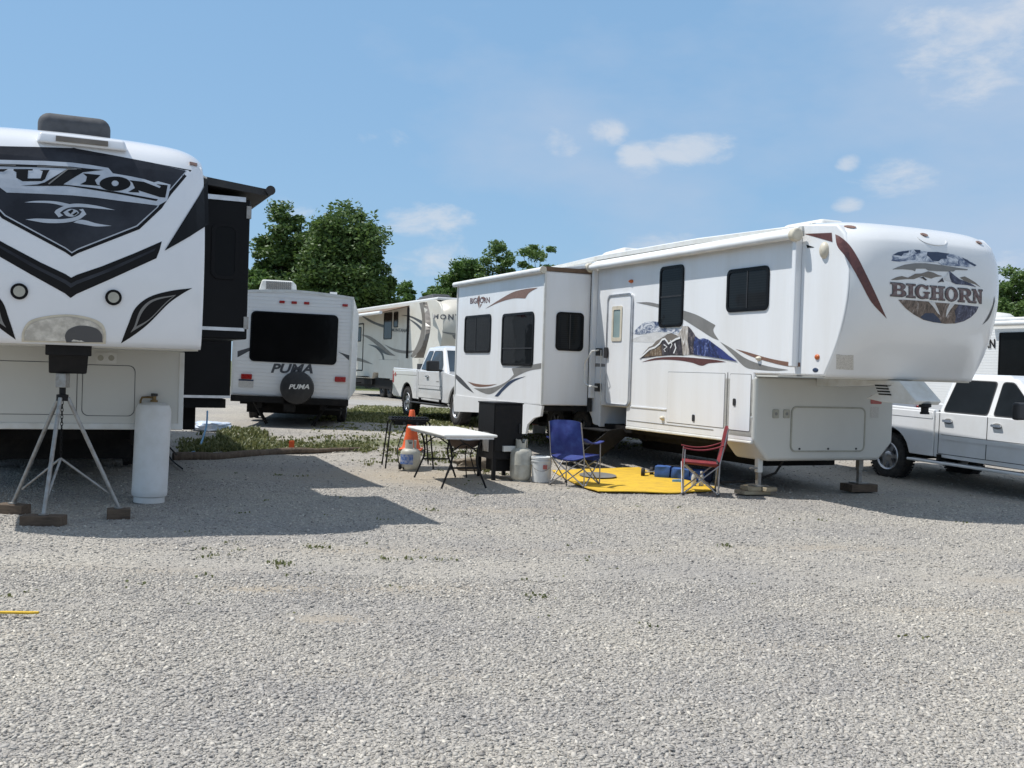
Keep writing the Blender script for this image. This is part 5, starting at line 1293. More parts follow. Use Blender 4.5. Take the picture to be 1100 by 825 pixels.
MB().lathe([(.055, 1.16), (.055, 1.22), (.03, 1.225), (.03, 1.30)], n=16).build('hub', M['mblack'], tr)
MB().box(-.05, .05, -.05, .05, 1.29, 1.425).build('screw_head', M['galv'], tr, bevel=.005)
mb = MB()
for i in range(16):
    z = 1.14-i*.034; n = 10; a = (i % 2)*math.pi/2
    mb.tube([(math.cos(a)*.011*math.cos(R(36*k)), math.sin(a)*.011*math.cos(R(36*k)), z+.022*math.sin(R(36*k))) for k in range(11)], .004, 5)
mb.build('chain', M['chassis'], tr)
# tall gas bottle
tg = thing('tall_propane_tank', 'tall white propane tank with brass valve standing beside the tripod stand', 'gas cylinder', at(G(160, 539)))
tg.rotation_euler = (R(0), R(1.4), 0)
rt_ = .19
MB().lathe([(.15, .0), (.165, .0), (.165, .06), (.185, .075), (rt_, .10), (rt_+.002, .13), (rt_, .14), (rt_, 1.0), (rt_-.006, 1.04), (rt_*.86, 1.085), (rt_*.6, 1.105), (.05, 1.115), (.001, 1.117)], n=48).build('vessel', M['tank'], tg, smooth=35)
MB().lathe([(.04, 1.11), (.04, 1.135), (.022, 1.14), (.022, 1.18)], n=14).tube([(0, 0, 1.165), (-.07, -.02, 1.165), (-.12, -.04, 1.16), (-.135, -.045, 1.12), (-.135, -.045, 1.08)], .012).build('valve', M['brass'], tg, smooth=60)
MB().lathe([(.035, 1.18), (.038, 1.19), (.035, 1.21)], n=14).build('handwheel', M['plast'], tg)
# hose, bag, log, scraps
def ghose(nm, pts, r, mat, label, cat, grp=None):
    P = [G(px, py)+Vector((0, 0, dz)) for px, py, dz in pts]; o0 = P[0].copy(); o0.z = 0
    Q_ = []
    for i in range(len(P)-1):
        for k in range(6):
            t = k/6; p0 = P[max(0, i-1)]; p1 = P[i]; p2 = P[i+1]; p3 = P[min(len(P)-1, i+2)]
            Q_.append(.5*((2*p1)+(p2-p0)*t+(2*p0-5*p1+4*p2-p3)*t*t+(3*p1-p0-3*p2+p3)*t**3))
    Q_.append(P[-1]); o = MB().tube([q-o0 for q in Q_], r, 8).build(nm, mat, None, smooth=60); o.location = o0; return tag(o, label, cat, grp)
ghose('water_hose', [(222, 470, .5), (221, 473, .25), (214, 482, .03), (205, 488, .02), (196, 493, .02)], .016, M['hose'], 'light blue water hose trailing in the weeds by the black slide-outs', 'hose')
ghose('water_hose', [(196, 505, .02), (186, 497, .02), (180, 490, .02), (172, 486, .02)], .012, M['rubber'], 'thin dark hose on shaded gravel behind the tall tank', 'hose')
pb_ = G(229, 462); bg = rocky('plastic_sheet', pb_, 10, .42, .25, .12, M['bag'], 'crumpled white and blue plastic sheet on the ground under the left trailer', 'plastic sheet', 9)
lg = [G(186, 493.5), G(230, 492.5), G(290, 487.5), (G(340, 485)), G(394, 482.5)]
o0 = lg[0].copy(); rs = [.075, .07, .065, .045, .02]
pts = []; rr = []
from mathutils import noise
for i in range(4):
    for k in range(7):
        t = k/7; p = lg[i].lerp(lg[i+1], t)-o0; p.z += rs[i]*.45+.02*noise.noise(p*2); p.y += .08*noise.noise(p*1.3); pts.append(p); rr.append((rs[i]*(1-t)+rs[i+1]*t)*(1+.12*noise.noise(p*5)))
lo = MB().tube(pts, rr, 12).build('log', M['log'], None, smooth=50); lo.location = o0; tag(lo, 'long bare log lying along the weeds at the edge of the gravel', 'log')
def scrap(px, py, sx, sy, sz, mat, label, cat, yaw, nm='scrap'):
    o = MB().prism([(-sx/2, -sy/2), (sx*.3, -sy/2), (sx/2, -sy*.2), (sx/2, sy/2), (-sx*.2, sy*.45)], 0, sz, 'z').build(nm, mat, None, bevel=.002); o.location = G(px, py)+Vector((0, 0, .012)); o.rotation_euler.z = R(yaw); return tag(o, label, cat)
scrap(14, 661, .30, .035, .012, M['yellow'], 'short yellow plastic strip lying on open gravel at the left', 'plastic strip', 4, 'plastic_strip')
scrap(313, 484, .09, .06, .16, M['orange'], 'small orange marker beside the long log', 'marker', 10, 'ground_marker')
sb = thing('jerry_can', 'small red and white can on the ground beyond the smoker, under the slide-out', 'can', at(G(579, 466)))
MB().box(-.14, .14, -.09, .09, 0, .26).build('can_body', M['hdpe'], sb, bevel=.03); MB().box(-.15, .15, -.095, .095, .18, .30).build('can_top', M['redst'], sb, bevel=.03)
# ================================================================== TREES
def leafmat(name, c1, c2):
    m, nt, b = newmat(name)
    ge = N(nt, 'ShaderNodeNewGeometry'); mx = N(nt, 'ShaderNodeMix', data_type='RGBA'); mx.inputs[6].default_value = c4(c1); mx.inputs[7].default_value = c4(c2)
    L(nt, ge.outputs['Random Per Island'], mx.inputs[0]); L(nt, mx.outputs[2], b.inputs['Base Color']); b.inputs['Roughness'].default_value = .55
    tr_ = N(nt, 'ShaderNodeBsdfTranslucent'); L(nt, mx.outputs[2], tr_.inputs['Color']); ms = N(nt, 'ShaderNodeMixShader'); ms.inputs[0].default_value = .3
    out = nt.nodes['Material Output']; L(nt, b.outputs[0], ms.inputs[1]); L(nt, tr_.outputs[0], ms.inputs[2]); L(nt, ms.outputs[0], out.inputs['Surface']); return m
LM = {'d': leafmat('leaves_dark', (.042, .088, .022), (.15, .23, .06)), 'm': leafmat('leaves_mid', (.06, .12, .028), (.15, .25, .06)), 'y': leafmat('leaves_pale', (.09, .16, .045), (.18, .27, .08))}
def tree(px, pytop, D, width_px, pybot, seed, lm, nclump, leafs, lsz, label, sparse=1., grp='trees behind the trailers'):
    rng = np.random.default_rng(seed)
    d = ray(px, 395); t = D/d.y; X = d.x*t; gz = gh(X, D); ppm = FPX/D
    hz = 397+(px-550)*.031
    ztop = CAMZ+(hz-pytop)/ppm; zbot = CAMZ+(hz-pybot)/ppm; rad = width_px/ppm/2
    root = thing('tree', label, 'tree', (X, D, gz), grp)
    H = ztop-gz; zb0 = zbot-gz; zc = (H+zb0)/2; rz = (H-zb0)/2
    tips = []
    mb = MB(); rnd = random.Random(seed)
    fork = zb0+.15*rz
    mb.tube([(0, 0, -.3), (.05, 0, fork*.5), (.0, .1, fork)], [.055*H*.45, .04*H*.42, .032*H*.42], 10)
    cl = []
    for i in range(nclump):
        while True:
            p = rng.normal(size=3); p /= np.linalg.norm(p); rr_ = rng.uniform(.25, 1.0)**.55
            q = p*rr_
            # uneven outline: lobes
            lob = .80+.13*math.sin(3*math.atan2(q[1], q[0])+seed)+.13*math.sin(6*q[2]+seed*2+2*q[0])+.06*math.sin(9*q[0]+seed)
            if rng.uniform() < sparse or rr_ > .7: break
        taper = 1-.25*max(0, q[2])
        cl.append(np.array([q[0]*rad*lob*taper, q[1]*rad*lob*taper, zc+q[2]*rz*(.92+.08*lob)]))
    cl = np.array(cl)
    order = rng.permutation(nclump)[:max(14, nclump//4)]
    for i in order:
        c = cl[i]; s = Vector((0, .1, fork*rnd.uniform(.75, 1.15))); e = Vector(c); m1 = s.lerp(e, .45)+Vector((rnd.uniform(-.4, .4), rnd.uniform(-.4, .4), rnd.uniform(.1, .7)))*(rad*.14)
        r0 = .014*H*rnd.uniform(.5, 1)*.6
        mb.tube([s, s.lerp(m1, .5)+Vector((rnd.uniform(-.1, .1), 0, .1)), m1, m1.lerp(e, .55), e], [r0, r0*.8, r0*.55, r0*.35, r0*.12], 6)
    mb.build('trunk', M['bark'], root, smooth=60)
    V = []; crs = rad*.125
    per = leafs//nclump
    cs = []
    for c in cl:
        s = crs*rng.uniform(.5, 1.5)
        n_ = int(per*rng.uniform(.5, 1.5))
        p = np.clip(rng.normal(size=(n_, 3)), -1.9, 1.9)*np.array([s, s, s*.6]); p[:, 2] += -.15*np.abs(p[:, 0])*0
        cs.append(c+p)
    C_ = np.concatenate(cs); n_ = len(C_)
    a = rng.normal(size=(n_, 3)); a[:, 2] *= .5; a /= np.linalg.norm(a, axis=1)[:, None]
    b_ = rng.normal(size=(n_, 3)); b_ -= a*(a*b_).sum(1)[:, None]; b_ /= np.linalg.norm(b_, axis=1)[:, None]
    sz_ = (lsz*rng.uniform(.6, 1.4, n_))[:, None]
    v = np.stack([C_-a*sz_, C_+b_*sz_*.45-a*sz_*.1, C_+a*sz_, C_-b_*sz_*.45+a*sz_*.1], 1).reshape(-1, 3)
    me = bpy.data.meshes.new('crown'); me.vertices.add(len(v)); me.vertices.foreach_set('co', v.astype(np.float32).ravel())
    me.loops.add(n_*4); me.loops.foreach_set('vertex_index', np.arange(n_*4, dtype=np.int32)); me.polygons.add(n_)
    me.polygons.foreach_set('loop_start', np.arange(0, n_*4, 4, dtype=np.int32)); me.update(calc_edges=True); me.materials.append(LM[lm])
    o = bpy.data.objects.new('crown', me); col.objects.link(o); o.parent = root
    return root
tree(303, 221, 60, 78, 345, 11, 'd', 85, 24000, .125, 'dark leafy tree behind the black slide-out, left part of the big clump')
tree(367, 218, 58, 118, 355, 5, 'd', 150, 46000, .125, 'largest dark green tree, standing behind the small white travel trailer')
tree(345, 262, 64, 90, 380, 21, 'd', 70, 16000, .13, 'low dark tree filling the gap between the two tallest trees')
tree(272, 285, 57, 60, 380, 31, 'm', 50, 14000, .12, 'lower mid-green tree just right of the black slide-out')
tree(405, 300, 66, 50, 392, 41, 'd', 50, 11000, .13, 'small dark tree at the foot of the largest tree')
tree(434, 299, 74, 42, 380, 6, 'm', 45, 9000, .13, 'small tree alone in the gap above the cream trailer roof')
tree(492, 272, 70, 70, 385, 8, 'm', 80, 20000, .13, 'bright green rounded tree left of the slide-out roofline')
tree(531, 250, 68, 52, 340, 9, 'y', 40, 6000, .12, 'thin open-crowned tree rising over the slide-out roof', .4)
tree(576, 249, 70, 52, 340, 10, 'y', 40, 5600, .12, 'thin open tree furthest right above the long trailer roof', .4)
tree(552, 283, 76, 100, 390, 51, 'm', 80, 17000, .13, 'low green tree mass behind the slide-out roof, under the two thin trees')
tree(462, 305, 78, 60, 390, 52, 'm', 45, 9000, .13, 'low green tree right above the cream trailer roof lettering')
tree(330, 236, 61, 60, 345, 61, 'd', 45, 13000, .125, 'dark tree joining the left tree and the tallest tree of the clump')
tree(396, 262, 59, 58, 375, 62, 'd', 55, 14000, .125, 'dark tree forming the right shoulder of the big clump')
tree(1083, 284, 60, 60, 380, 12, 'y', 60, 9000, .12, 'pale open tree behind the nose of the mural trailer')
tree(1112, 318, 75, 50, 385, 13, 'm', 40, 8000, .13, 'green tree at the far right edge beyond the ribbed trailer')
# ================================================================== GROUND
rng = np.random.default_rng(3)
def axis(parts):
    out = []
    for a, b, s in parts: out += list(np.arange(a, b, s))
    return np.array(out+[parts[-1][1]])
xs = axis([(-3000, -300, 450), (-300, -60, 40), (-60, -12, 3), (-12, 14, .14), (14, 60, 3), (60, 300, 40), (300, 3000, 450)])
ys = axis([(-600, -60, 90), (-60, -4, 7), (-4, 2.4, .6), (2.4, 26, .12), (26, 60, .8), (60, 160, 10), (160, 700, 90), (700, 4000, 550)])
XX, YY = np.meshgrid(xs, ys)
def ss(a, b, x): t = np.clip((x-a)/(b-a), 0, 1); return t*t*(3-2*t)
def ghn(X, Y): return .25*ss(15, 22, Y)+.06*ss(24, 40, Y)+.03*ss(5.2, 7.2, X)*ss(12, 16, Y)*(1-ss(22, 30, Y))
def wav(X, Y): return .010*np.sin(X*.9+1.3*np.sin(Y*.5))+.008*np.sin(Y*1.7+X*.6)+.004*np.sin(X*3.1+Y*2.3)-.012
near = (ss(2, 3, YY))*(1-ss(24, 26, YY))
ZZ = ghn(XX, YY)+wav(XX, YY)*near*(np.abs(XX) < 13)
nx, ny = len(xs), len(ys)
v = np.stack([XX, YY, ZZ], -1).reshape(-1, 3).astype(np.float32)
i, j = np.meshgrid(np.arange(nx-1), np.arange(ny-1)); a = (j*nx+i).ravel(); f = np.stack([a, a+1, a+nx+1, a+nx], 1).astype(np.int32)
me = bpy.data.meshes.new('ground'); me.vertices.add(len(v)); me.vertices.foreach_set('co', v.ravel()); me.loops.add(f.size); me.loops.foreach_set('vertex_index', f.ravel())
me.polygons.add(len(f)); me.polygons.foreach_set('loop_start', np.arange(0, f.size, 4, dtype=np.int32)); me.update(calc_edges=True); me.shade_smooth()
# real ground cover by place: weeds strip, grass beyond
def blob(X, Y, cx, cy, rx, ry, yaw=0):
    c, s = math.cos(R(yaw)), math.sin(R(yaw)); u = ((X-cx)*c+(Y-cy)*s)/rx; w = (-(X-cx)*s+(Y-cy)*c)/ry; return np.exp(-(u*u+w*w))
gr_ = .5*blob(XX, YY, -4.6, 18.6, 2.2, .6, 8)+.55*blob(XX, YY, -2.2, 19.6, 2.0, .7, 8)+.8*ss(23.5, 26.5, YY+.5*np.sin(XX*2))*(1-ss(30, 34, YY))*ss(-5.6, -4.2, XX)*(1-ss(2, 4, XX)) + ss(48, 56, YY)+ .35*blob(XX, YY, .2, 20, 2.5, 1.5)
gr_ = np.clip(gr_+ss(25, 40, np.abs(XX)), 0, 1)
def dirtmask(X, Y):
    n = .5+.5*np.sin(X*5.1+2*np.sin(Y*3.7))*np.sin(Y*6.3+1.7*np.sin(X*2.9))
    base = .9*blob(X, Y, -1.1, 15.4, 2.6, 1.1, 10)+.6*blob(X, Y, 6.5, 17.5, 3, 1.5)
    for (x, y, rx, ry, k) in ((-3.4, 6.0, 1.2, .12, .5), (2.6, 5.6, 1.1, .10, .5), (-.6, 5.4, .8, .07, .45), (4.4, 6.9, .9, .12, .55), (-1.65, 7.45, .7, .16, .8), (-.54, 7.6, .45, .17, .9), (-1.1, 6.65, .28, .14, .9), (3.2, 7.3, .8, .12, .7), (3.0, 9.9, 1.0, .15, .7), (.6, 9.4, 1.2, .14, .5), (-3.0, 7.9, .9, .15, .5), (1.6, 6.2, .7, .1, .5), (-1.6, 9.0, 1.4, .2, .5), (4.6, 8.6, 1.0, .15, .6), (-.2, 11.8, 1.6, .3, .5), (1.8, 12.3, 1.4, .25, .5)):
        base = base + k*blob(X, Y, x, y, rx, ry, 4)*(.45+.8*n)
    return np.clip(base, 0, 1)
dr_ = dirtmask(XX, YY)
for nm, arr in (('grass', gr_), ('dirt', dr_)):
    at_ = me.attributes.new(nm, 'FLOAT', 'POINT'); at_.data.foreach_set('value', arr.ravel().astype(np.float32))
gm, nt, bs = newmat('gravel_ground'); bs.inputs['Roughness'].default_value = .9; bs.inputs['Specular IOR Level'].default_value = .2
geo = N(nt, 'ShaderNodeNewGeometry')
def noise_(sc, det=5, rough=.6): n = N(nt, 'ShaderNodeTexNoise'); n.inputs['Scale'].default_value = sc; n.inputs['Detail'].default_value = det; n.inputs['Roughness'].default_value = rough; L(nt, geo.outputs['Position'], n.inputs['Vector']); return n
def ramp(src, stops):
    cr = N(nt, 'ShaderNodeValToRGB'); el = cr.color_ramp.elements
    while len(el) < len(stops): el.new(.5)
    for e, (p, c) in zip(el, stops): e.position = p; e.color = c4(c)
    L(nt, src, cr.inputs[0]); return cr
def mixc(f, a, b, mode='MIX'):
    m = N(nt, 'ShaderNodeMix', data_type='RGBA', blend_type=mode)
    for s, i in ((f, 0), (a, 6), (b, 7)):
        if isinstance(s, (int, float)): m.inputs[i].default_value = s
        elif isinstance(s, tuple): m.inputs[i].default_value = c4(s)
        else: L(nt, s, m.inputs[i])
    return m.outputs[2]
vo = N(nt, 'ShaderNodeTexVoronoi'); vo.inputs['Scale'].default_value = 55; L(nt, geo.outputs['Position'], vo.inputs['Vector'])
vo2 = N(nt, 'ShaderNodeTexVoronoi'); vo2.inputs['Scale'].default_value = 120; L(nt, geo.outputs['Position'], vo2.inputs['Vector'])
sp = N(nt, 'ShaderNodeSeparateColor'); L(nt, vo.outputs['Color'], sp.inputs[0])
sp2 = N(nt, 'ShaderNodeSeparateColor'); L(nt, vo2.outputs['Color'], sp2.inputs[0])
st_ = ramp(sp.outputs[0], [(0, (.19, .18, .175)), (.2, (.32, .308, .295)), (.7, (.42, .403, .38)), (1, (.56, .53, .49))])
st2 = ramp(sp2.outputs[0], [(0, (.15, .145, .14)), (.35, (.33, .32, .30)), (1, (.56, .53, .49))])
c_ = mixc(.5, st_.outputs[0], st2.outputs[0])
big = noise_(.45, 6, .65); bigr = ramp(big.outputs['Fac'], [(.38, (.90, .88, .86)), (.62, (1.10, 1.06, .98))])
c_ = mixc(1.0, c_, bigr.outputs[0], 'MULTIPLY')
# soft tan fines in patches
n3 = noise_(1.1, 6, .7); n3r = ramp(n3.outputs['Fac'], [(.55, (0, 0, 0)), (.72, (1, 1, 1))])
ad = N(nt, 'ShaderNodeAttribute', attribute_name='dirt'); ag = N(nt, 'ShaderNodeAttribute', attribute_name='grass')
n4 = noise_(6, 5, .7)
def math_(op, a, b):
    m = N(nt, 'ShaderNodeMath', operation=op); m.use_clamp = op in ('ADD',) and False
    for s, i in ((a, 0), (b, 1)):
        if isinstance(s, (int, float)): m.inputs[i].default_value = s
        else: L(nt, s, m.inputs[i])
    return m.outputs[0]
dm = math_('MULTIPLY', ad.outputs['Fac'], math_('MULTIPLY', n4.outputs['Fac'], 1.25)); dm = math_('MINIMUM', math_('ADD', dm, math_('MULTIPLY', n3r.outputs[0], .12)), .9)
c_ = mixc(dm, c_, (.40, .33, .24))
gmix = N(nt, 'ShaderNodeMapRange'); L(nt, math_('ADD', math_('MULTIPLY', ag.outputs['Fac'], 1.0), math_('MULTIPLY', n4.outputs['Fac'], .55)), gmix.inputs['Value']); gmix.inputs['From Min'].default_value = .62; gmix.inputs['From Max'].default_value = 1.05
gcol = ramp(noise_(14, 4, .7).outputs['Fac'], [(.3, (.06, .085, .025)), (.55, (.13, .15, .05)), (.75, (.30, .27, .16))])
c_ = mixc(gmix.outputs[0], c_, gcol.outputs[0])
L(nt, c_, bs.inputs['Base Color'])
hgt = math_('ADD', math_('MULTIPLY', vo.outputs['Distance'], -1.0), math_('ADD', math_('MULTIPLY', sp.outputs[1], .6), math_('MULTIPLY', vo2.outputs['Distance'], -.4)))
bp = N(nt, 'ShaderNodeBump'); bp.inputs['Distance'].default_value = .010; bp.inputs['Strength'].default_value = .9; L(nt, hgt, bp.inputs['Height']); L(nt, bp.outputs[0], bs.inputs['Normal'])
me.materials.append(gm); go = bpy.data.objects.new('ground', me); col.objects.link(go); tag(go, 'open grey gravel lot with patches of weeds', 'ground', kind='structure')
# loose stones
def scatter(n, ymin, ymax, s0, s1, seed, dens=1.):
    rg = np.random.default_rng(seed)
    u = rg.uniform(size=n); Y = np.sqrt(ymin**2+(ymax**2-ymin**2)*u); X = rg.uniform(-.62, .62, n)*Y
    X += rg.uniform(-.4, .4, n)
    sz = s0+(s1-s0)*rg.uniform(size=n)**3.0
    return X, Y, sz
parts_ = [scatter(190000, 3.3, 8.0, .0032, .0125, 1), scatter(90000, 8.0, 14.0, .005, .014, 2), scatter(14000, 14, 21, .009, .019, 4)]
X = np.concatenate([p[0] for p in parts_]); Y = np.concatenate([p[1] for p in parts_]); S = np.concatenate([p[2] for p in parts_]); n = len(X)
track = .5*np.exp(-((Y-8.3-.06*X)/.35)**2)+.5*np.exp(-((Y-6.9-.06*X)/.3)**2)
kp = np.random.default_rng(77).uniform(size=n) > np.clip(.85*dirtmask(X, Y)+track, 0, .93)
X, Y, S = X[kp], Y[kp], S[kp]; n = len(X)
Z = ghn(X, Y)+wav(X, Y)*(ss(2, 3, Y))*(1-ss(24, 26, Y))
base = np.array([(-1,-1,-1),(1,-1,-1),(1,1,-1),(-1,1,-1),(-1,-1,1),(1,-1,1),(1,1,1),(-1,1,1)], float)
rg = np.random.default_rng(9)
v = base[None]*(1+rg.uniform(-.42, .30, (n, 8, 3)))
v *= np.stack([rg.uniform(.7, 1.5, n), rg.uniform(.55, 1.0, n), rg.uniform(.2, .5, n)], 1)[:, None]
ang = rg.uniform(0, 2*math.pi, n); tl = rg.normal(0, .36, n); c, s = np.cos(tl), np.sin(tl)
x, y, z = v[..., 0], v[..., 1], v[..., 2]; x, z = x*c[:, None]+z*s[:, None], -x*s[:, None]+z*c[:, None]
c, s = np.cos(ang), np.sin(ang); x, y = x*c[:, None]-y*s[:, None], x*s[:, None]+y*c[:, None]
v = np.stack([x, y, z], -1)*S[:, None, None]; v[..., 0] += X[:, None]; v[..., 1] += Y[:, None]; v[..., 2] += (Z+S*.10)[:, None]
fb6 = np.array([(0,3,2,1),(4,5,6,7),(0,1,5,4),(1,2,6,5),(2,3,7,6),(3,0,4,7)])
f = (fb6[None]+8*np.arange(n)[:, None, None]).astype(np.int32)
me = bpy.data.meshes.new('gravel'); me.vertices.add(n*8); me.vertices.foreach_set('co', v.astype(np.float32).ravel()); me.loops.add(f.size); me.loops.foreach_set('vertex_index', f.ravel())
me.polygons.add(n*6); me.polygons.foreach_set('loop_start', np.arange(0, f.size, 4, dtype=np.int32)); me.update(calc_edges=True)
sm_, nt, b2 = newmat('loose_stone'); ge = N(nt, 'ShaderNodeNewGeometry')
cr = N(nt, 'ShaderNodeValToRGB'); el = cr.color_ramp.elements
for _ in range(3): el.new(.5)
for e, (p, c) in zip(el, [(0, (.20, .19, .185)), (.10, (.33, .318, .305)), (.6, (.42, .403, .38)), (.9, (.49, .468, .435)), (1, (.60, .57, .52))]): e.position = p; e.color = c4(c)
L(nt, ge.outputs['Random Per Island'], cr.inputs[0])
no = N(nt, 'ShaderNodeTexNoise'); no.inputs['Scale'].default_value = .45; no.inputs['Detail'].default_value = 6; no.inputs['Roughness'].default_value = .65; L(nt, ge.outputs['Position'], no.inputs['Vector'])
cr2 = N(nt, 'ShaderNodeValToRGB'); cr2.color_ramp.elements[0].position = .38; cr2.color_ramp.elements[0].color = (.93, .91, .89, 1); cr2.color_ramp.elements[1].position = .62; cr2.color_ramp.elements[1].color = (1.14, 1.10, 1.02, 1)
L(nt, no.outputs['Fac'], cr2.inputs[0]); mx = N(nt, 'ShaderNodeMix', data_type='RGBA', blend_type='MULTIPLY'); mx.inputs[0].default_value = 1; L(nt, cr.outputs[0], mx.inputs[6]); L(nt, cr2.outputs[0], mx.inputs[7])
L(nt, mx.outputs[2], b2.inputs['Base Color']); b2.inputs['Roughness'].default_value = .85; b2.inputs['Specular IOR Level'].default_value = .25
me.materials.append(sm_); so_ = bpy.data.objects.new('gravel', me); col.objects.link(so_); tag(so_, 'loose crushed stone covering the lot', 'gravel', kind='stuff')
# weeds
def weeds(nm, spots, seed, label, mat, hmin, hmax, blades=14, spread=.07, wd_=.008):
    rg = np.random.default_rng(seed); V = []; F_ = []
    for (x, y, k) in spots:
        for _ in range(int(blades*k)+2):
            a = rg.uniform(0, 2*math.pi); r = abs(rg.normal(0, spread)); bx, by = x+r*math.cos(a), y+r*math.sin(a)
            h = rg.uniform(hmin, hmax)*k; ln = rg.uniform(.1, .7)*h; t = rg.uniform(0, 2*math.pi); dx, dy = math.cos(t)*ln, math.sin(t)*ln
            px_, py_ = -math.sin(t)*wd_*rg.uniform(.6, 1.8), math.cos(t)*wd_*rg.uniform(.6, 1.8); z = gh(bx, by)-.01; o = len(V)
            V += [(bx-px_, by-py_, z), (bx+px_, by+py_, z), (bx+dx*.5+px_*1.6, by+dy*.5+py_*1.6, z+h*.62), (bx+dx*.5-px_*1.6, by+dy*.5-py_*1.6, z+h*.62), (bx+dx, by+dy, z+h*.9)]
            F_ += [(o, o+1, o+2, o+3), (o+3, o+2, o+4)]
    me = bpy.data.meshes.new(nm); me.from_pydata(V, [], F_); me.update(); me.materials.append(mat)
    o = bpy.data.objects.new(nm, me); col.objects.link(o); return tag(o, label, nm, kind='stuff')
GW = leafmat('weed_leaves', (.08, .105, .03), (.24, .24, .10)); GW2 = leafmat('dry_grass', (.12, .15, .045), (.30, .29, .13))
rr_ = random.Random(4); spots = []
for _ in range(560):                                   # strip of weeds behind the log
    t = rr_.random(); px = 196+t*200; py = 486-3*t-abs(rr_.gauss(0, 8.5)*(1-.45*t)); 
    if py > 488: continue
    p = G(px, max(py, 458)); spots.append((p.x, p.y, rr_.uniform(.4, 1.0)*(1.2-.5*t)))
for _ in range(160):
    p = G(rr_.uniform(235, 285), rr_.uniform(462, 484)); spots.append((p.x, p.y, rr_.uniform(.8, 1.5)))
for _ in range(220):
    p = G(rr_.uniform(385, 560), rr_.gauss(486, 8)); spots.append((p.x, p.y, rr_.uniform(.25, .7)))
weeds('weeds', spots, 1, 'ragged green weeds growing along the long log', GW, .04, .115)
spots = []
for _ in range(2600): spots.append((rr_.uniform(-4.8, 2.2), rr_.uniform(24.5, 33), rr_.uniform(.3, .9)))
for _ in range(500): spots.append((rr_.uniform(-4, 3), rr_.uniform(19.5, 25), rr_.uniform(.2, .6)))
weeds('grass', spots, 2, 'patchy grass on the strip beyond the gravel lot', GW2, .04, .12, 10, .16, .012)
spots = []
for _ in range(70):
    y = rr_.uniform(6.5, 15); spots.append((rr_.uniform(-.55, .55)*y, y, rr_.uniform(.2, .55)))
for (px, py) in ((215, 590), (230, 597), (342, 588), (338, 587), (265, 590), (255, 583), (297, 605), (470, 600), (575, 640), (420, 600), (308, 605), (780, 585), (460, 547), (322, 511), (300, 510), (205, 572)):
    p = G(px, py)
    for _ in range(3): spots.append((p.x+rr_.gauss(0, .05), p.y+rr_.gauss(0, .04), rr_.uniform(.3, .8)))
weeds('sprouts', spots, 5, 'scattered small green sprouts in the open gravel', GW, .02, .06, 9, .06, .005)
# a pale lane further back
def laneq(nm, pts, z, mat, label):
    P = [G(*p) for p in pts]; o = MB().add([(p.x, p.y, gh(p.x, p.y)+z) for p in P], [tuple(range(len(P)))]).build(nm, mat, None); return tag(o, label, 'lane', kind='structure')
M['lane'] = pm('lane_gravel', (.36, .35, .33), .9, c2=(.27, .26, .24), scale=3, bump=.01, bscale=30)
vs = []; nL = 40
for k in range(nL+1):
    x = -8.5+k*.9; vs += [(x, 34.0+.15*x*0+math.sin(k*1.3)*.15, gh(x, 34)+.006), (x, 38.5+math.sin(k*.9)*.2, gh(x, 38.5)+.006)]
ln_ = MB().add(vs, [(2*k, 2*k+2, 2*k+3, 2*k+1) for k in range(nL)]).build('gravel_lane', M['lane'], None); tag(ln_, 'pale gravel lane beyond the grass strip', 'lane', kind='structure')
# ================================================================== LIGHT AND SKY
EL = 61.; SDX, SDY = .991, -.13
sd = bpy.data.lights.new('sun', 'SUN'); sd.energy = 4.6; sd.angle = R(.53); sd.color = (1, .978, .94)
so3 = bpy.data.objects.new('sun', sd); col.objects.link(so3)
ldir = Vector((SDX*math.cos(R(EL)), SDY*math.cos(R(EL)), -math.sin(R(EL))))
so3.rotation_euler = ldir.to_track_quat('-Z', 'Y').to_euler(); so3.location = (-20, -10, 30)
wdd = bpy.data.worlds.new('World'); scene.world = wdd; wdd.use_nodes = True; nt = wdd.node_tree
bg = nt.nodes['Background']; SKY = .11
bg.inputs['Strength'].default_value = SKY
sky = N(nt, 'ShaderNodeTexSky'); sky.sky_type = 'NISHITA'; sky.sun_disc = False; sky.sun_elevation = R(EL); sky.sun_rotation = math.atan2(-SDX, -SDY); sky.altitude = 100; sky.air_density = 1.0; sky.dust_density = .6; sky.ozone_density = 2.0
tc = N(nt, 'ShaderNodeTexCoord'); sx = N(nt, 'ShaderNodeSeparateXYZ'); L(nt, tc.outputs['Generated'], sx.inputs[0])
az = math_('ARCTAN2', sx.outputs['X'], sx.outputs['Y']); el_ = N(nt, 'ShaderNodeMath', operation='ARCSINE'); L(nt, sx.outputs['Z'], el_.inputs[0]); el_ = el_.outputs[0]
mp = N(nt, 'ShaderNodeMapping'); mp.inputs['Scale'].default_value = (1, 1, 2.2); L(nt, tc.outputs['Generated'], mp.inputs['Vector'])
nz = N(nt, 'ShaderNodeTexNoise'); nz.inputs['Scale'].default_value = 16; nz.inputs['Detail'].default_value = 9; nz.inputs['Roughness'].default_value = .62; nz.inputs['Distortion'].default_value = .25; L(nt, mp.outputs[0], nz.inputs['Vector'])
nw = N(nt, 'ShaderNodeTexNoise'); nw.inputs['Scale'].default_value = 3.2; nw.inputs['Detail'].default_value = 6; nw.inputs['Roughness'].default_value = .55; L(nt, mp.outputs[0], nw.inputs['Vector'])
def azel(px, py): d = ray(px, py).normalized(); return math.atan2(d.x, d.y), math.asin(d.z)
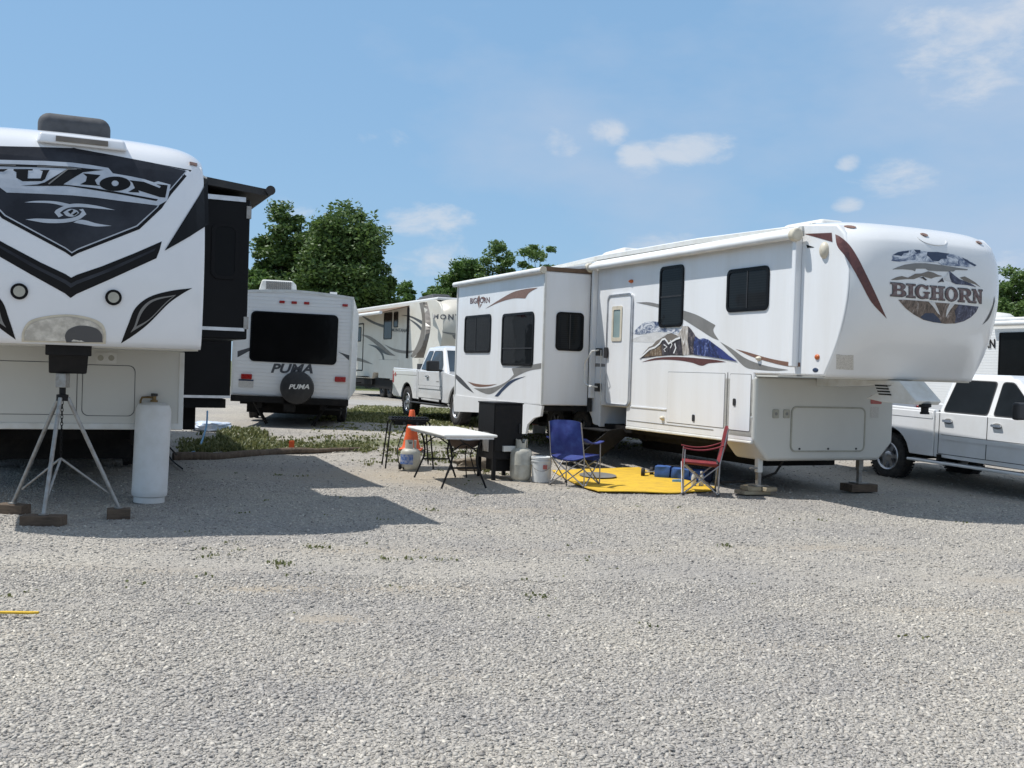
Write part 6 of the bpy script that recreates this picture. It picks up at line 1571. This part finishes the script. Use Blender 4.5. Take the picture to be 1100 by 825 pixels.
def cloud(px, py, wx, wy, k):
    a0, e0 = azel(px, py); u = math_('MULTIPLY', math_('SUBTRACT', az, a0), FPX/wx); v = math_('MULTIPLY', math_('SUBTRACT', el_, e0), FPX/wy)
    r = math_('ADD', math_('MULTIPLY', u, u), math_('MULTIPLY', v, v)); return math_('MULTIPLY', math_('MAXIMUM', math_('SUBTRACT', 1.0, r), 0.0), k)
tot = None
for c in ((740, 160, 62, 24, 1.0), (690, 170, 34, 22, .8), (652, 142, 28, 17, .8), (775, 167, 30, 14, .7), (458, 240, 62, 26, .95), (425, 232, 22, 16, .7), (445, 275, 70, 40, .62), (1085, 45, 120, 75, .62), (1000, 25, 60, 30, .5), (960, 190, 55, 26, .6), (912, 176, 16, 12, .8), (910, 221, 20, 12, .85), (410, 148, 42, 16, .55), (600, 155, 30, 22, .5), (1085, 330, 30, 70, .8), (715, 262, 60, 14, .6), (310, 230, 40, 30, .35)):
    q = cloud(*c); tot = q if tot is None else math_('MAXIMUM', tot, q)
cm_ = N(nt, 'ShaderNodeMapRange'); L(nt, math_('ADD', math_('MULTIPLY', tot, .62), math_('ADD', math_('MULTIPLY', nz.outputs['Fac'], 1.5), -.25)), cm_.inputs['Value']); cm_.inputs['From Min'].default_value = .62; cm_.inputs['From Max'].default_value = 1.12; cm_.inputs['To Max'].default_value = .66
cm_.interpolation_type = 'SMOOTHSTEP'
cgate = math_('MULTIPLY', cm_.outputs[0], math_('MINIMUM', math_('MULTIPLY', tot, 6.0), 1.0))
veil = N(nt, 'ShaderNodeMapRange'); L(nt, math_('ADD', math_('MULTIPLY', az, .55), nw.outputs['Fac']), veil.inputs['Value']); veil.inputs['From Min'].default_value = .50; veil.inputs['From Max'].default_value = .85; veil.inputs['To Max'].default_value = .95
lowh = N(nt, 'ShaderNodeMapRange'); L(nt, el_, lowh.inputs['Value']); lowh.inputs['From Min'].default_value = .34; lowh.inputs['From Max'].default_value = .0; lowh.inputs['To Max'].default_value = .10
tint = N(nt, 'ShaderNodeMix', data_type='RGBA', blend_type='MULTIPLY'); tint.inputs[0].default_value = 1; tint.inputs[7].default_value = (1.1, 1.2, 1.2, 1); L(nt, sky.outputs[0], tint.inputs[6])
def lay(fac, a, colr):
    m = N(nt, 'ShaderNodeMix', data_type='RGBA'); L(nt, fac, m.inputs[0]); L(nt, a, m.inputs[6]); m.inputs[7].default_value = c4(colr); return m.outputs[2]
k = 1/SKY
flat = N(nt, 'ShaderNodeMapRange'); L(nt, el_, flat.inputs['Value']); flat.inputs['From Min'].default_value = .75; flat.inputs['From Max'].default_value = .40; flat.inputs['To Min'].default_value = .1; flat.inputs['To Max'].default_value = .72
o0 = lay(flat.outputs[0], tint.outputs[2], (.272*k, .487*k, .765*k))
hi_ = N(nt, 'ShaderNodeMapRange'); L(nt, math_('ADD', el_, math_('MULTIPLY', nw.outputs['Fac'], .3)), hi_.inputs['Value']); hi_.inputs['From Min'].default_value = .62; hi_.inputs['From Max'].default_value = .95; hi_.inputs['To Max'].default_value = .62  # pale upper sky, out of view, added to take blue out of shadows
o0 = lay(hi_.outputs[0], o0, (.30*k, .31*k, .32*k))
o1 = lay(veil.outputs[0], o0, (.46*k, .575*k, .75*k)); o2 = lay(lowh.outputs[0], o1, (.50*k, .64*k, .78*k)); o3 = lay(cgate, o2, (.72*k, .75*k, .80*k))
L(nt, o3, bg.inputs['Color'])
vs_ = scene.view_settings; vs_.view_transform = 'Standard'; vs_.look = 'None'; vs_.exposure = 0.0; vs_.gamma = 1
scene.render.film_transparent = False
scene.cycles.max_bounces = 8; scene.cycles.use_denoising = True
